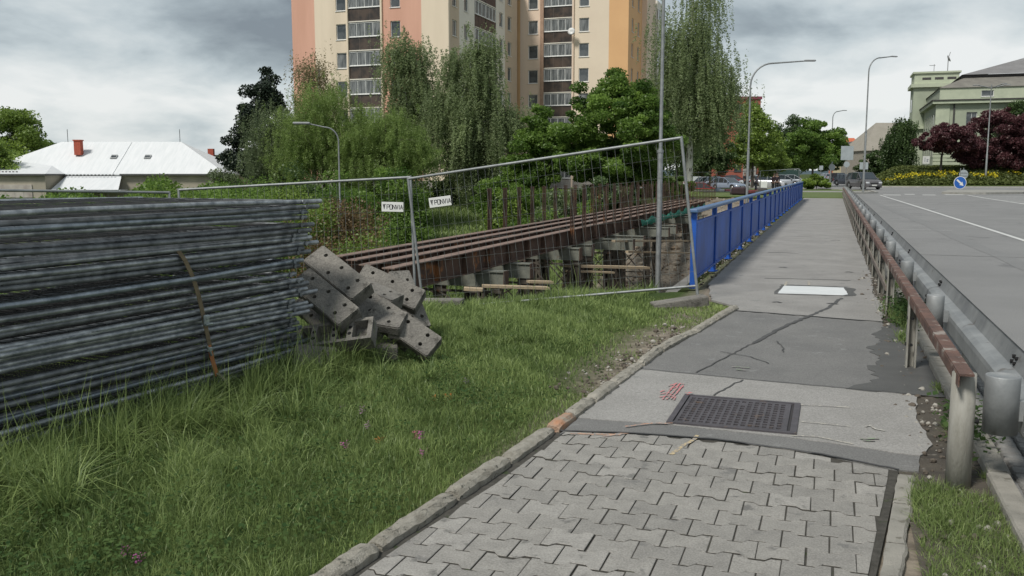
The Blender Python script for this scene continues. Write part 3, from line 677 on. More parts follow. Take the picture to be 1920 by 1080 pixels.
block(690, 590, 8.15, (.92, -.2, -.12), (-.1, .85, .5), 'dark concrete block in the middle of the pile with its long side out')
block(722, 592, 8.25, (.78, -.2, -.56), (-.48, -.55, -.66), 'concrete block sliding down the right side of the pile')
block(758, 612, 8.12, (.80, -.25, -.50), (-.45, -.55, -.66), 'concrete block half sunk in the grass at the foot of the pile')
block(626, 624, 7.7, (.97, -.1, .15), (.05, .75, .60), 'overturned concrete block with open cells facing up at the foot of the pile', 1)
block(655, 588, 8.65, (.75, .3, -.45), (-.4, .8, -.2), 'shadowed concrete block under the topmost ones', 0)
block(650, 612, 8.75, (.9, .4, -.05), (-.3, .9, .1), 'dark concrete block buried at the bottom of the pile', 0)
block(600, 590, 8.2, (.6, -.6, -.35), (-.6, -.4, -.5), 'concrete block deep between the tube ends and the pile', 0)
block(692, 646, 8.15, (1, .15, 0), (0, .97, .1), 'concrete block lying flat in the grass before the pile', 2, .75)
block(590, 668, 7.5, (.95, .1, -.10), (.0, .75, .5), 'broken pale concrete slab leaning at the foot of the stack', 2, .5)
block(822, 562, 12.3, (.98, -.15, .02), (.1, .98, 0), 'long concrete foot under the joint of the two fence panels', 2)
block(1273, 562, 11.15, (.985, .1, .13), (-.1, .97, .0), 'long concrete foot lying across the kerb end under the leaning fence panel', 2)
block(60, 890, 5.0, (.9, .4, 0), (-.4, .9, 0), 'concrete foot showing through the grass below the left end of the stack', 2)

# ------------------------------------------------------------------ blue railing
def blue_railing():
    o = thing('blue_railing', 'blue painted steel railing with solid panels along the left of the bridge footway', 'railing', (-1.8, 12.7, 0)); x0 = -1.8
    ys_ = [12.72+2.3*i for i in range(21)]; rail = MB()
    rail.box((x0, (ys_[0]+ys_[-1])/2, 1.085), (.13, ys_[-1]-ys_[0]+.24, .05), None, .012); rail.build('handrail', blue_top, o, True)
    for i, yy in enumerate(ys_):
        p = MB(); p.box((x0, yy, .53), (.075, .075, 1.06), None, .004); p.box((x0, yy, .02), (.14, .14, .016)); p.build('post', blue, o, True)
        if i < len(ys_)-1:
            q = MB(); a, b = yy+.045, yy+2.3-.045; q.box((x0+.01, (a+b)/2, .53), (.006, b-a+.04, .76))
            q.box((x0+.014, (a+b)/2, .925), (.045, b-a, .03)); q.box((x0+.014, (a+b)/2, .14), (.045, b-a, .03))
            for e in (a+.004, b-.004): q.box((x0+.030, e, .53), (.02, .018, .76))
            q.build('panel', blue, o, True)
blue_railing()
# side of the old bridge below the railing
bs = MB(); bs.box((-1.99, 37, -.28), (.30, 49, .50)); bs.box((-1.97, 36.6, -2.4), (.2, 47, 3.78))
struct('bridge_edge', bs, mat('bridge_concrete', (.24, .23, .21), .93, (.16, .155, .14), 1.5, 0, .5, 30))

# ------------------------------------------------------------------ rusty handrail with concrete-like posts and the steel crash barrier
post_m = mat('weathered_post', (.36, .35, .315), .85, (.25, .24, .205), 5, .1, .3, 50, spots=(.17, .12, .08), sscale=10, sth=.66, stretch=(3, 3, .7))
rustrail = mat('rusty_rail', (.175, .098, .075), .85, (.095, .06, .05), 9, .15, .5, 70, spots=(.30, .26, .23), sscale=7, sth=.57)
def rusty():
    o = thing('rusty_handrail', 'low rusty steel handrail on weathered posts along the right edge of the footway', 'railing', (.66, 4.95, 0)); x0 = .66
    Y = [5.0, 8.05, 11.1]+[13.1+2.05*i for i in range(28)]
    def xx(y): return x0+.0*y
    r = MB(); r.box((x0+.005, (Y[0]+Y[-1])/2-.02, .605), (.070, Y[-1]-Y[0]+.14, .012)); r.box((x0-.03, (Y[0]+Y[-1])/2-.02, .572), (.008, Y[-1]-Y[0]+.14, .06)); r.build('handrail', rustrail, o, True)
    r = MB(); r.box((x0-.045, (Y[2]+Y[-1])/2, .30), (.018, Y[-1]-Y[2], .06)); r.build('lower_rail', mat('weathered_rail', (.22, .19, .16), .85, (.15, .12, .10), 5, .1, .4, 50), o, True)
    for i, yy in enumerate(Y):
        p = MB(); h = .594
        if i == 0:
            p.lathe([(.0, -.06), (.062, -.06), (.06, .3), (.058, h), (.0, h)], 20, (x0+.01, yy+.03, 0))
            p.tube([(x0+.066, yy-.02, .36), (x0+.082, yy-.024, .36)], .012, 8, mi=1)
        else:
            w = .085; p.box((x0-.03, yy, h/2-.03), (.014, w, h+.06)); p.box((x0+.035, yy, h/2-.03), (.014, w, h+.06)); p.box((x0, yy+w/2-.007, h/2-.03), (.058, .013, h+.06))
            for zz in (.2, .42): p.tube([(x0-.037, yy, zz), (x0-.044, yy, zz)], .015, 7, mi=1); p.tube([(x0, yy-.046, zz), (x0, yy-.03, zz)], .012, 7, mi=1)
        p.build('post', [post_m, hole_m], o, True)
rusty()
def barrier():
    bm_ = mat('barrier_zinc', (.33, .34, .34), .55, (.22, .23, .235), 4, .35, .12, 50, spots=(.17, .16, .15), sscale=5, sth=.63, detail=9)
    o = thing('crash_barrier', 'galvanised steel crash barrier between the rusty handrail and the carriageway', 'crash barrier', (.95, 5, 0))
    prof = [(1.075, .585), (1.085, .57), (1.06, .50), (1.045, .465), (.985, .452), (.952, .43), (.945, .40), (.945, .30), (.955, .275), (1.03, .25), (1.06, .20), (1.055, .185)]
    Y0 = -2.; seg = 4.0; k = 0
    while Y0 < 78:
        Y1 = Y0+seg-.005; b = MB(); n = len(prof); dx = .0025*(k % 2)
        th = .004; V = []
        for yy in (Y0, Y1+.06):
            for (px_, pz) in prof: V.append((px_-dx, yy, pz+dx))
            for (px_, pz) in prof: V.append((px_-dx+th, yy, pz+dx-th))
        F = []
        for j in range(n-1): F += [(j, j+1, 2*n+j+1, 2*n+j), (n+j+1, n+j, 3*n+j, 3*n+j+1)]
        F += [(0, 2*n, 3*n, n), (n-1, 2*n-1, 4*n-1, 3*n-1)]
        b.add(V, F, False)
        for zz, xx in ((.52, 1.06), (.49, 1.05), (.37, .94), (.33, .94)):
            b.tube([(xx-.012, Y1-.08, zz), (xx+.006, Y1-.08, zz)], .012, 7, mi=1); b.tube([(xx-.012, Y1-.0, zz), (xx+.006, Y1-.0, zz)], .012, 7, mi=1)
        b.build('beam', [bm_, hole_m], o, True); Y0 += seg; k += 1
    Y = [4.98, 8.2, 11.3]+[14.5+3.3*i for i in range(19)]
    for i, yy in enumerate(Y):
        s_ = MB(); r_ = .082 if i == 0 else .07
        s_.lathe([(.0, .30), (r_, .30), (r_, .588), (r_-.004, .594), (r_-.010, .594), (r_-.012, .588), (.0, .586)], 20, (.845, yy+.05, 0)); s_.box((.915, yy+.05, .42), (.07, .05, .10)); s_.build('spacer_tube', bm_, o, True)
        p = MB(); p.box((1.10, yy+.05, .2), (.05, .09, .52)); p.build('post', post_m, o, True)
barrier()

# ------------------------------------------------------------------ temporary bridge
def girder(mb, x, y0, y1, z, H_=.46, w=.24, top=0):
    mb.box((x, (y0+y1)/2, z-.011), (w, y1-y0, .022), mi=1); mb.box((x, (y0+y1)/2, z-H_/2), (.016, y1-y0, H_-.044)); mb.box((x, (y0+y1)/2, z-H_+.011), (w, y1-y0, .022))
    yy = y0+.6
    while yy < y1:
        for sx in (-1, 1): mb.box((x+sx*(w/4+.002), yy, z-H_/2), (w/2-.014, .012, H_-.046))
        yy += 1.35
def bridge():
    o = thing('temporary_bridge', 'rusty steel girder bridge under construction beside the old one', 'bridge', (-8.1, 16, -.4))
    for x, y0 in ((-7.15, 13.9), (-7.82, 14.3), (-8.48, 15.0), (-9.13, 15.6)):
        m = MB(); girder(m, x, y0, 58.5, -.01); m.build('girder', [rust, rust_top], o, True)
    for i in range(26):
        for x, e in ((-6.98, 0), (-9.33, .45)):
            yy = 25.0+1.32*i-e; p = MB(); h = 1.17; zb = -.38 if x > -8 else -.30
            p.box((x, yy, (h+zb)/2), (.008, .09, h-zb)); p.box((x-.045, yy, (h+zb)/2), (.01, .10, h-zb)); p.box((x+.045, yy, (h+zb)/2), (.01, .10, h-zb))
            p.build('upright', rust, o, True)
    for i in range(20):
        m = MB(); yy = 17+2.1*i; m.box((-8.14, yy, -.2), (1.9, .10, .16)); m.build('cross_beam', rust, o, True)
    # green netting hooked along the edge
    V = []; n = 60; rr = random.Random(4)
    for i in range(n+1):
        yy = 34.4+19.5*i/n; s_ = abs(math.sin(i*math.pi/7.0)); V += [(-6.90, yy, -.10-.14*s_+rr.uniform(-.03, .03)), (-6.80+rr.uniform(-.05, .05), yy, -.36+.05*s_+rr.uniform(-.04, .04)), (-6.93, yy, -.44+rr.uniform(-.04, .04))]
    m = MB(); m.add(V, [(i*3+j, i*3+j+1, i*3+4+j, i*3+3+j) for i in range(n) for j in range(2)], True); m.add([(p[0]-.004, p[1], p[2]) for p in V], [(i*3+3+j, i*3+4+j, i*3+j+1, i*3+j) for i in range(n) for j in range(2)], True)
    m.build('green_netting', mat('green_net', (.015, .22, .15), .8, (.01, .15, .10), 6), o, True)
bridge()
def trestle(y1, y2, xr, label, zbot):
    o = thing('trestle_tower', label, 'trestle', (-7.6, (y1+y2)/2, zbot), 0, 'trestle towers under the temporary bridge'); zt = -.48
    for k, yy in enumerate((y1, y2)):
        b = MB(); x0, x1 = -10.4, xr; zc = zt-.17
        b.box(((x0+x1)/2, yy, zt-.012), (x1-x0, .30, .022), mi=0); b.box(((x0+x1)/2, yy-.11, zc), (x1-x0, .014, .30)); b.box(((x0+x1)/2, yy+.11, zc), (x1-x0, .014, .30)); b.box(((x0+x1)/2, yy, zc-.162), (x1-x0, .30, .022))
        b.box((x1+.006, yy, zc), (.012, .31, .35), mi=1)
        for q in np.arange(x0+.5, x1, .9): b.box((q, yy-.13, zc), (.014, .03, .30))
        b.build('cross_beam', [beam_gr, rust], o, True)
        for xl in (-6.75, -8.1, -9.6):
            L_ = MB(); H_ = zt-.36-zbot
            holes = [[(-.028, z_), (-.028, z_+.16), (.028, z_+.16), (.028, z_)] for z_ in np.arange(.12, H_-.25, .30)]
            L_.prism([(-.11, 0), (.11, 0), (.11, H_), (-.11, H_)], (0, .018, 0), (xl, yy-.12, zbot), (1, 0, 0), (0, 0, 1), holes=holes)
            L_.prism([(-.11, 0), (.11, 0), (.11, H_), (-.11, H_)], (0, .018, 0), (xl, yy+.10, zbot), (1, 0, 0), (0, 0, 1), holes=holes)
            for sx in (-.104, .104): L_.box((xl+sx, yy, zbot+H_/2), (.012, .20, H_))
            L_.build('leg', steel_dk, o, True)
    br = MB(); zs = [zbot+.1, (zbot+zt)/2-.2, zt-.45]
    for a, b in zip(zs[:-1], zs[1:]):
        for xl in (-6.75, -9.6):
            br.beam((xl, y1, a), (xl, y2, b), .03, .04); br.beam((xl, y2, a), (xl, y1, b), .03, .04)
        for yy in (y1, y2):
            br.beam((-6.75, yy-.14, a), (-8.1, yy-.14, b), .04, .03); br.beam((-8.1, yy-.14, a), (-6.75, yy-.14, b), .04, .03); br.beam((-8.1, yy-.14, a), (-9.6, yy-.14, b), .04, .03)
            br.beam((-6.6, yy-.15, b), (-9.7, yy-.15, b), .03, .05)
    br.build('bracing', steel_dk, o, True)
trestle(18.2, 20.0, -6.55, 'trestle tower nearest the camera under the rusty bridge, in tall grass', -2.6)
trestle(24.6, 26.0, -6.62, 'second trestle tower under the rusty bridge, behind the nearest one', -3.9)
trestle(28.4, 30.1, -5.9, 'trestle tower whose beam ends jut out below the start of the green netting', -3.95)
trestle(35.0, 36.8, -5.9, 'trestle tower under the green netting, seen beside the leaning fence post', -3.95)
trestle(44.5, 46.2, -6.1, 'farthest trestle tower under the rusty bridge', -2.6)
def plank(a, b, w, h, label): tag(MB().beam(a, b, w, h).build('plank', wood_pl), label, 'plank')
plank(at(1055, 498, 26.0), at(1213, 502, 27.6), .3, .07, 'long pale plank spanning the middle trestle towers below the girders')
plank(at(1062, 508, 25.8), at(1150, 511, 26.6), .14, .05, 'thin scaffold plank just under the long pale one')
plank(at(905, 536, 18.6), at(1028, 540, 18.9), .22, .05, 'pale plank lying low in the grass below the nearest beam ends')
plank(at(990, 528, 20), at(1035, 529, 20.2), .2, .05, 'short pale plank just right of the nearest beam end')
plank(at(1150, 452, 28.0), at(1290, 452, 33), .12, .06, 'thin plank level with the green netting under the bridge edge')
plank(at(1175, 472, 30.0), at(1300, 475, 34), .12, .06, 'lower thin plank beside the near lamp pole under the bridge')
plank(at(870, 541, 16.4), at(905, 543, 16.4), .2, .05, 'plank scrap in the grass beside the mesh fence foot')
# rubble on the far bank
rb = random.Random(31); bstone = mat('broken_stone', (.30, .26, .205), .95, (.20, .17, .135), 5, 0, .6, 20); brown = mat('clod', (.20, .15, .105), .97, (.14, .105, .075), 5, 0, .6, 20)
def rock(mb, c, r, rr, mi=0):
    V = []; n = 6
    for th, kk in ((-.9, .45), (-.35, 1), (.35, .95), (.9, .4)):
        for i in range(n):
            a = 2*math.pi*i/n+rr.uniform(-.3, .3); q = r*kk*rr.uniform(.7, 1.2); V.append((c[0]+q*math.cos(a), c[1]+q*math.sin(a), c[2]+r*th*.75*rr.uniform(.8, 1.2)))
    F = [(k*n+i, k*n+(i+1) % n, k*n+n+(i+1) % n, k*n+n+i) for k in range(3) for i in range(n)]+[tuple(range(n-1, -1, -1)), tuple(range(3*n, 4*n))]
    mb.add(V, F, False, mi)
rk_ = MB()
for i in range(1500):
    x_, y_ = rb.uniform(-12, -2.6), rb.uniform(20, 60)
    if rb.random() < .5: y_ = rb.gauss(42, 6)
    r_ = rb.uniform(.03, .12) if rb.random() < .93 else rb.uniform(.12, .24); rock(rk_, (x_, y_, gh(x_, y_)+r_*.15), r_, rb, 1 if rb.random() < .62 else 0)
tag(rk_.build('rubble', [bstone, brown]), 'broken stones and clods covering the creek bank under the bridges', 'rubble', kind='stuff')
st = MB()
for i in range(1700):
    if rb.random() < .55: y_ = rb.uniform(3.5, 16); x_ = rb.gauss(.68, .12)
    else: y_ = rb.uniform(13, 30); x_ = rb.uniform(-1.95, -1.68)
    if rb.random() < .12: y_ = rb.uniform(6.3, 9.6); x_ = kerb_x(y_)-.15-abs(rb.gauss(0, .18))
    r_ = rb.uniform(.004, .016) if rb.random() < .93 else rb.uniform(.016, .03); rock(st, (x_, y_, max(gh(x_, y_), -.005)+r_*.5), r_, rb, 1 if rb.random() < .6 else 0)
tag(st.build('gravel', [mat('pebble', (.36, .34, .30), .9), mat('dark_pebble', (.12, .10, .08), .95)]), 'loose gravel and crumbs along both edges of the footway', 'gravel', kind='stuff')
dirt = MB(); V, Fq = grid(np.arange(.40, .86, .03), np.arange(2.6, 62, .06), lambda X, Y: -.006+.003*np.sin(X*60+Y*7)*np.sin(Y*23)+.006*ss(.62, .75, X))
tag(npmesh('dirt_verge', V, Fq, mat('verge_soil', (.105, .09, .07), .97, (.055, .048, .04), 3.5, 0, .9, 45, spots=(.17, .155, .13), sscale=22, sth=.6), smooth=True), kind='structure')

# ------------------------------------------------------------------ street lamps
def lamp(name, label, base, h, arm, adir, r0=.075, r1=.04, curve=.9, double=False, group='street lamps'):
    o = thing(name, label, 'street lamp', base, 0, group)
    p = MB(); ad = Vector(adir).normalized(); hs = h-curve
    p.tube([(0, 0, -.3), (0, 0, 1.2), (0, 0, 1.25), (0, 0, h*.45), (0, 0, h*.46), (0, 0, hs)], [r0, r0, r0*.93, r0*.9, r1*1.15, r1], 12)
    p.tube([(0, 0, h*.45-.03), (0, 0, h*.45+.05)], r0*1.1, 12); p.build('pole', galv_pole, o)
    a = MB(); pts = [Vector((0, 0, hs-.02))]
    for i in range(1, 9):
        t = i/8*math.pi/2; pts.append(Vector((0, 0, hs))+ad*(curve*.9*(1-math.cos(t)))+UP*(curve*math.sin(t)*.93))
    e = pts[-1]+ad*(arm-curve*.9)+UP*.12; pts.append(e); a.tube(pts, [r1]*9+[r1*.8], 10); a.build('arm', galv_pole, o)
    hd = MB(); M = Matrix((ad, UP.cross(ad), UP)).transposed(); hd.box(e+ad*.28+UP*.02, (.62, .20, .09), M, .03); hd.build('lamp_head', mat('lamp_grey', (.32, .33, .34), .5), o); return o
lamp('street_lamp', 'tall grey street lamp rising out of the frame beside the leaning fence panel', (*gp(1233, 27.0, -2)[:2], -2.9), 11.4, 2.6, RT*.9+FW*.3, .085, .045, 1.5)
lamp('street_lamp', 'grey street lamp with its arm reaching right behind the blue railing', (*gp(1400, 50, 0)[:2], -.9), 7.6+.9, 2.9, RT, .08, .045, 1.3)
lamp('street_lamp', 'tall street lamp at the grass corner beside the dark car', (*onz(1618, 362, .05)[:2], .04), 10.6, 2.0, RT*.95+FW*.3, .095, .05, 1.2)
lamp('street_lamp', 'small pale lamp in front of the trees, its head turned left', (*gp(638, 34, 0)[:2], -1.72), 5.05, 1.05, -RT*.95-FW*.1, .055, .028, .55)
lamp('street_lamp', 'distant street lamp beside the round green tree', (*gp(1556, 118, 0)[:2], .0), 9.6, 1.5, RT*.9+FW*.3, .10, .055, .9)
lamp('street_lamp', 'faint distant lamp standing behind the parked vans', (*gp(1309, 110, 0)[:2], -1.), 4.6, .5, -RT, .06, .04, .4)
t3 = thing('street_lamp', 'three-armed street lamp before the copper-leaved trees', 'street lamp', (*gp(1849, 118, 2.2)[:2], gh(*gp(1849, 118, 2.2)[:2])-.1), 0, 'street lamps')
p = MB(); p.tube([(0, 0, 0), (0, 0, 3.2), (0, 0, 3.25), (0, 0, 12.1)], [.13, .12, .09, .06], 12); p.build('pole', galv_pole, t3)
for a_ in (RT*-1+FW*.1, RT*.95-FW*.2, RT*.3-FW*.8):
    m = MB(); a_ = a_.normalized(); m.tube([(0, 0, 11.6), a_*.4+UP*11.75, a_*1.6+UP*12.0], .06, 8); m.build('arm', galv_pole, t3)
    hd = MB(); M = Matrix((a_, UP.cross(a_), UP)).transposed(); hd.box(a_*1.9+UP*12.03, (.75, .26, .10), M, .03); hd.build('lamp_head', mat('lamp_grey', (.32, .33, .34), .5), t3)
# ------------------------------------------------------------------ grass and weeds
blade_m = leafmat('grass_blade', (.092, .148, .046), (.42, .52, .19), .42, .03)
def blades(name, bx, by, h, w, lean, shade, seed, extra_z=0.):
    r = np.random.default_rng(seed); n = len(bx); az = r.uniform(0, 2*np.pi, n); la = r.uniform(0, 2*np.pi, n)
    bz = gz(bx, by)+extra_z-.01; B = np.stack([bx, by, bz], 1); s = np.stack([np.cos(az), np.sin(az), np.zeros(n)], 1)*w[:, None]/2
    l = np.stack([np.cos(la), np.sin(la), np.zeros(n)], 1)*(lean*h)[:, None]; U = np.array([0, 0, 1.])
    m = B+l*.3+U*(h*.55)[:, None]; t = B+l+U*(h*np.clip(1-.35*lean**2, .3, 1))[:, None]
    V = np.stack([B-s, B+s, m-s*.8, m+s*.8, t], 1).reshape(-1, 3); i = np.arange(n)[:, None]*5
    Fq = np.concatenate([i+np.array([[0, 1, 3]]), i+np.array([[0, 3, 2]]), i+np.array([[2, 3, 4]])], 0)
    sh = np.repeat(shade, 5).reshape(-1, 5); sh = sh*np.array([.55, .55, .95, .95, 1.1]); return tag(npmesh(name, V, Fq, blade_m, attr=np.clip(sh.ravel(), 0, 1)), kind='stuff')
def vnoise(x, y, s, seed=0):
    return .5+.25*(np.sin(x*s+seed)*np.cos(y*s*1.3+seed*2)+np.sin(x*s*2.3+y*s*1.7+seed*3)+.5*np.sin(x*s*4.1-y*s*3.7+seed)+.25*np.sin(y*s*9.1+x*s*7.7))
kx = lambda y: np.interp(y, [0, 3.03, 3.5, 4.31, 5.33, 6.4, 8.16, 10.9, 11.2], [-1.88, -1.77, -1.73, -1.62, -1.545, -1.45, -1.35, -1.0, -.95])
def meadow():
    r = np.random.default_rng(5); n = 330000; az = r.uniform(R(-53), R(-2), n); d = 2.2+15.3*r.uniform(0, 1, n)**1.15
    x = np.sin(az)*d; y = np.cos(az)*d
    ok = (x < kx(y)-.09)&(y > 1.2)&((y < 11.6)|(x < -2.3)); x, y, d = x[ok], y[ok], d[ok]
    dirt_ = .93*ss(-2.35, -1.7, x)*ss(6.2, 6.9, y)*(1-ss(9.0, 9.8, y)); keep = r.uniform(0, 1, len(x)) > dirt_*(.75+.5*vnoise(x, y, 5))*.97; x, y, d = x[keep], y[keep], d[keep]
    instack = (x < -4.32)&(x > -6.1)&(y < 6.3); k2 = ~instack; x, y, d = x[k2], y[k2], d[k2]
    n = len(x); v = vnoise(x, y, 1.9, 1); v2 = vnoise(x, y, 5.3, 4)
    tall = np.maximum(np.exp(-((x+4.15)/.36)**2)*(y < 7.3)*np.clip(vnoise(x, y, 7.3, 2)*1.6-.2, .12, 1.25)*.85, np.exp(-((x+3.3)/.55)**2)*(y < 5.4)*.38*v2)
    tall = np.maximum(tall, ss(-2.2, -3.6, x)*ss(7.4, 9.0, y)*(.45+.7*v)*.62)
    tall = np.maximum(tall, ss(-4.2, -6.0, x)*ss(6.5, 8.5, y)*.6)
    tall = np.maximum(tall, ss(-2.0, -3.2, x)*ss(10.0, 11, y)*(1-.7*ss(12, 13.5, y))*.5*(.5+v2))
    tall *= 1-.75*ss(-4.9, -4.2, x)*ss(7.4, 8.4, y)*(1-ss(12.6, 14, y))
    h = (.035+.05*v+.03*v2)*(.7+.6*r.uniform(0, 1, n))+tall*.33*r.uniform(.35, 1.15, n)**1.2
    h *= 1-.45*ss(-2.2, -1.7, x)
    w = np.maximum(.0038, .0009*d)*(.7+.6*r.uniform(0, 1, n))*(1+.5*tall)
    lean = np.abs(r.normal(.5, .35, n))+.35*np.clip(tall, 0, 1)*r.uniform(0, 1, n); sh = .30+.30*(v-.5)+.35*(v2-.5)+r.normal(0, .14, n)+.12*ss(4, 12, d)-.12*tall+.10*(r.uniform(0, 1, n) < .06)  # tone rises with camera distance: darker foreground and sunnier middle ground painted in
    dry = r.uniform(0, 1, n) < .03+.05*ss(-2.6, -1.8, x); sh = np.where(dry, 1., sh)
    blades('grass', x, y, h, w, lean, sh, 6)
    # tall stalks in front of the stack and along the fence
    n = 520; x = -4.0+r.normal(0, .25, n); y = r.uniform(2.6, 7.4, n); x = np.where(r.uniform(0, 1, n) < .4, r.uniform(-5.6, -2.6, n), x); y = np.where(x > -3.6, r.uniform(8.2, 13, n), y)
    blades('grass', x, y, r.uniform(.3, .62, n), np.full(n, .006), np.abs(r.normal(.2, .12, n)), r.uniform(.35, .8, n), 7)
    tx = []; ty = []; th_ = []; tl = []
    for k in range(420):
        cy_ = r.uniform(2.3, 7.3); cx_ = -3.95+r.normal(0, .28)-.02*(cy_-4)
        if k > 210: cx_ = r.uniform(-5.2, -2.3); cy_ = r.uniform(2.6, 12.5)
        if k > 210 and (cx_ > -2.9 and r.uniform() < .7 or (cx_ < -4.2 and cy_ < 6.8)): continue
        m = int(r.uniform(35, 110)); tx.append(cx_+r.normal(0, .035, m)); ty.append(cy_+r.normal(0, .035, m)); hh = r.uniform(.14, .36)*(1.15 if k <= 210 else .66); th_.append(hh*r.uniform(.5, 1.1, m)); tl.append(np.abs(r.normal(.75, .4, m)))
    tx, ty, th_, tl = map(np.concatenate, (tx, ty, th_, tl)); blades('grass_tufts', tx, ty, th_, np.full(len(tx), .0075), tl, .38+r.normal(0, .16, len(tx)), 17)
    # right verge
    n = 26000; x = r.uniform(.42, .86, n); y = 2.3+3.1*r.uniform(0, 1, n)**1.0; g1 = vnoise(x, y, 6, 2); ok = (g1+.25*(y < 4.8)-.45*(y > 5.0) > .42)&(x > edge_x_np(y)+.10)&(np.hypot(x-.67, y-5.03) > .08); x, y = x[ok], y[ok]; n = len(x)
    blades('grass', x, y, .03+.06*r.uniform(0, 1, n)*(1+.8*vnoise(x, y, 3)), np.full(n, .004), np.abs(r.normal(.6, .4, n)), np.clip(.42+r.normal(0, .2, n)+.25*(vnoise(x, y, 9)-.5), 0, 1), 8, .0)
    n = 2600; c = r.integers(0, 6, n); cx = np.array([.80, .78, .72, .86, .82, .78])[c]; cy = np.array([10.4, 11.2, 9.4, 13.4, 7.3, 6.1])[c]; sc_ = np.array([.16, .2, .1, .15, .06, .06])[c]
    x = cx+r.normal(0, 1, n)*sc_*.4; y = cy+r.normal(0, 1, n)*sc_*1.6; blades('grass', x, y, r.uniform(.04, .22, n)*np.clip(sc_*7, .5, 1.2), np.full(n, .009), np.abs(r.normal(.6, .3, n)), r.uniform(.1, .5, n), 9)
    # near creek bank and far bank slope
    n = 70000; x = r.uniform(-14, -2.3, n); y = r.uniform(12.5, 19, n); ok = r.uniform(0, 1, n) < 1-.8*ss(14.5, 18, y); x, y = x[ok], y[ok]; n = len(x)
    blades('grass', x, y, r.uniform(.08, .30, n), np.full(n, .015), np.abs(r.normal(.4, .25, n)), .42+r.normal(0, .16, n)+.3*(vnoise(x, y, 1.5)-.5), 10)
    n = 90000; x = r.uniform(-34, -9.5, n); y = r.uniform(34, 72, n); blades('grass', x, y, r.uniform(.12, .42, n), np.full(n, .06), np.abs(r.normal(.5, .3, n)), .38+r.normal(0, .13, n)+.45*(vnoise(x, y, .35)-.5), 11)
def edge_x_np(y): return np.interp(y, [0, 3.78, 5.11, 5.45], [-.06, .20, .345, .37])
meadow()
def leaf_quads(P, size, r, flat=.0, aspect=.6):
    n = len(P); N_ = r.normal(0, 1, (n, 3)); N_[:, 2] = np.abs(N_[:, 2])+flat; N_ /= np.linalg.norm(N_, axis=1)[:, None]
    a = np.cross(N_, r.normal(0, 1, (n, 3))); a /= np.linalg.norm(a, axis=1)[:, None]; b = np.cross(N_, a); s = (size if np.ndim(size) else np.full(n, size))[:, None]
    V = np.stack([P-a*s*.5, P-b*s*aspect*.5-a*s*.05, P+a*s*.5, P+b*s*aspect*.5-a*s*.05], 1).reshape(-1, 3)
    return V, np.arange(4*n).reshape(n, 4)
def weeds():
    r = np.random.default_rng(15); P = []; S = []; Z = []
    for k in range(1000):
        y0 = r.uniform(2.4, 8.5); x0 = r.uniform(-1.05*y0-1.2, float(kx(y0))-.25)
        if vnoise(x0, y0, 1.7, 6) < .52 and r.uniform() < .85: continue
        if -6.1 < x0 < -4.3 and y0 < 6.4: continue
        m = r.integers(14, 40); q = np.stack([x0+r.normal(0, .07, m), y0+r.normal(0, .07, m), np.zeros(m)], 1); q[:, 2] = gz(q[:, 0], q[:, 1])+r.uniform(.03, .13, m); P.append(q); Z.append(np.full(m, r.uniform(.1, .55))+r.normal(0, .08, m)); S.append(r.uniform(.012, .030, m))
    for k in range(26):   # leafy plants under the handrail
        y0 = r.choice([10.3, 10.8, 11.3, 5.9]); x0 = .80+r.normal(0, .06); m = 60; q = np.stack([x0+r.normal(0, .06, m), y0+r.normal(0, .22, m), r.uniform(.02, .24, m)], 1); P.append(q); Z.append(r.uniform(.05, .4, m)); S.append(r.uniform(.02, .05, m))
    P = np.concatenate(P); V, Fq = leaf_quads(P, np.concatenate(S), r, 1.3, .75)
    tag(npmesh('weeds', V, Fq, leafmat('weed_leaf', (.045, .090, .035), (.18, .25, .085), .4, .0), attr=np.repeat(np.clip(np.concatenate(Z), 0, 1), 4)), kind='stuff')
weeds()
def flower(u, v, h, col, label, name='dead_nettle_flower', s=.02):
    p = onz(u, v+8, 0); rr = random.Random(int(u*7+v)); o = thing(name, label, 'flower', (p.x, p.y, gh(p.x, p.y)), 0, 'small wild flowers in the grass')
    m = MB(); m.tube([(0, 0, 0), (.004, 0, h*.5), (0, .003, h)], .0018, 5); m.build('stem', mat('stem_green', (.07, .11, .04), .8), o)
    m = MB()
    for k in range(26):
        a = rr.uniform(0, 6.28); q = rr.uniform(.1, 1)*s; z = h-rr.uniform(0, s*2.4); c = Vector((math.cos(a)*q, math.sin(a)*q, z)); w = s*.42
        m.add([c, c+Vector((math.cos(a)*w, math.sin(a)*w, w*.6)), c+Vector((math.cos(a)*w*1.7, math.sin(a)*w*1.7, w*.1)), c+Vector((math.cos(a+.9)*w, math.sin(a+.9)*w, w*.2))], [(0, 1, 2, 3)])
    m.build('blossom', mat('petal_'+name+str(col[0]), col, .7, tuple(c*.6 for c in col), 60), o)
pkc = (.42, .10, .30); dull = (.26, .16, .22); org = (.50, .17, .03)
for a in ((640, 758, .10, dull, 'dull purple flower at the edge of the tall grass, uppermost of the group'), (682, 772, .12, dull, 'greyish purple flower just below the uppermost one'), (692, 797, .09, dull, 'faded purple flower between two brighter ones'),
          (648, 838, .10, pkc, 'pink flower on the left in the mid grass'), (792, 832, .13, pkc, 'bright magenta flower standing alone towards the kerb'), (783, 824, .11, (.34, .09, .13), 'reddish flower touching the bright magenta one'),
          (795, 850, .08, (.32, .10, .22), 'dark magenta flower just under the bright one'), (262, 1055, .09, pkc, 'pink flower at the bottom edge of the lawn, right one of two'), (238, 1042, .09, (.30, .09, .2), 'pink flower at the bottom edge of the lawn, left one of two'),
          (876, 722, .12, (.16, .13, .15), 'grey withered flower head near the orange leaves')): flower(*a)
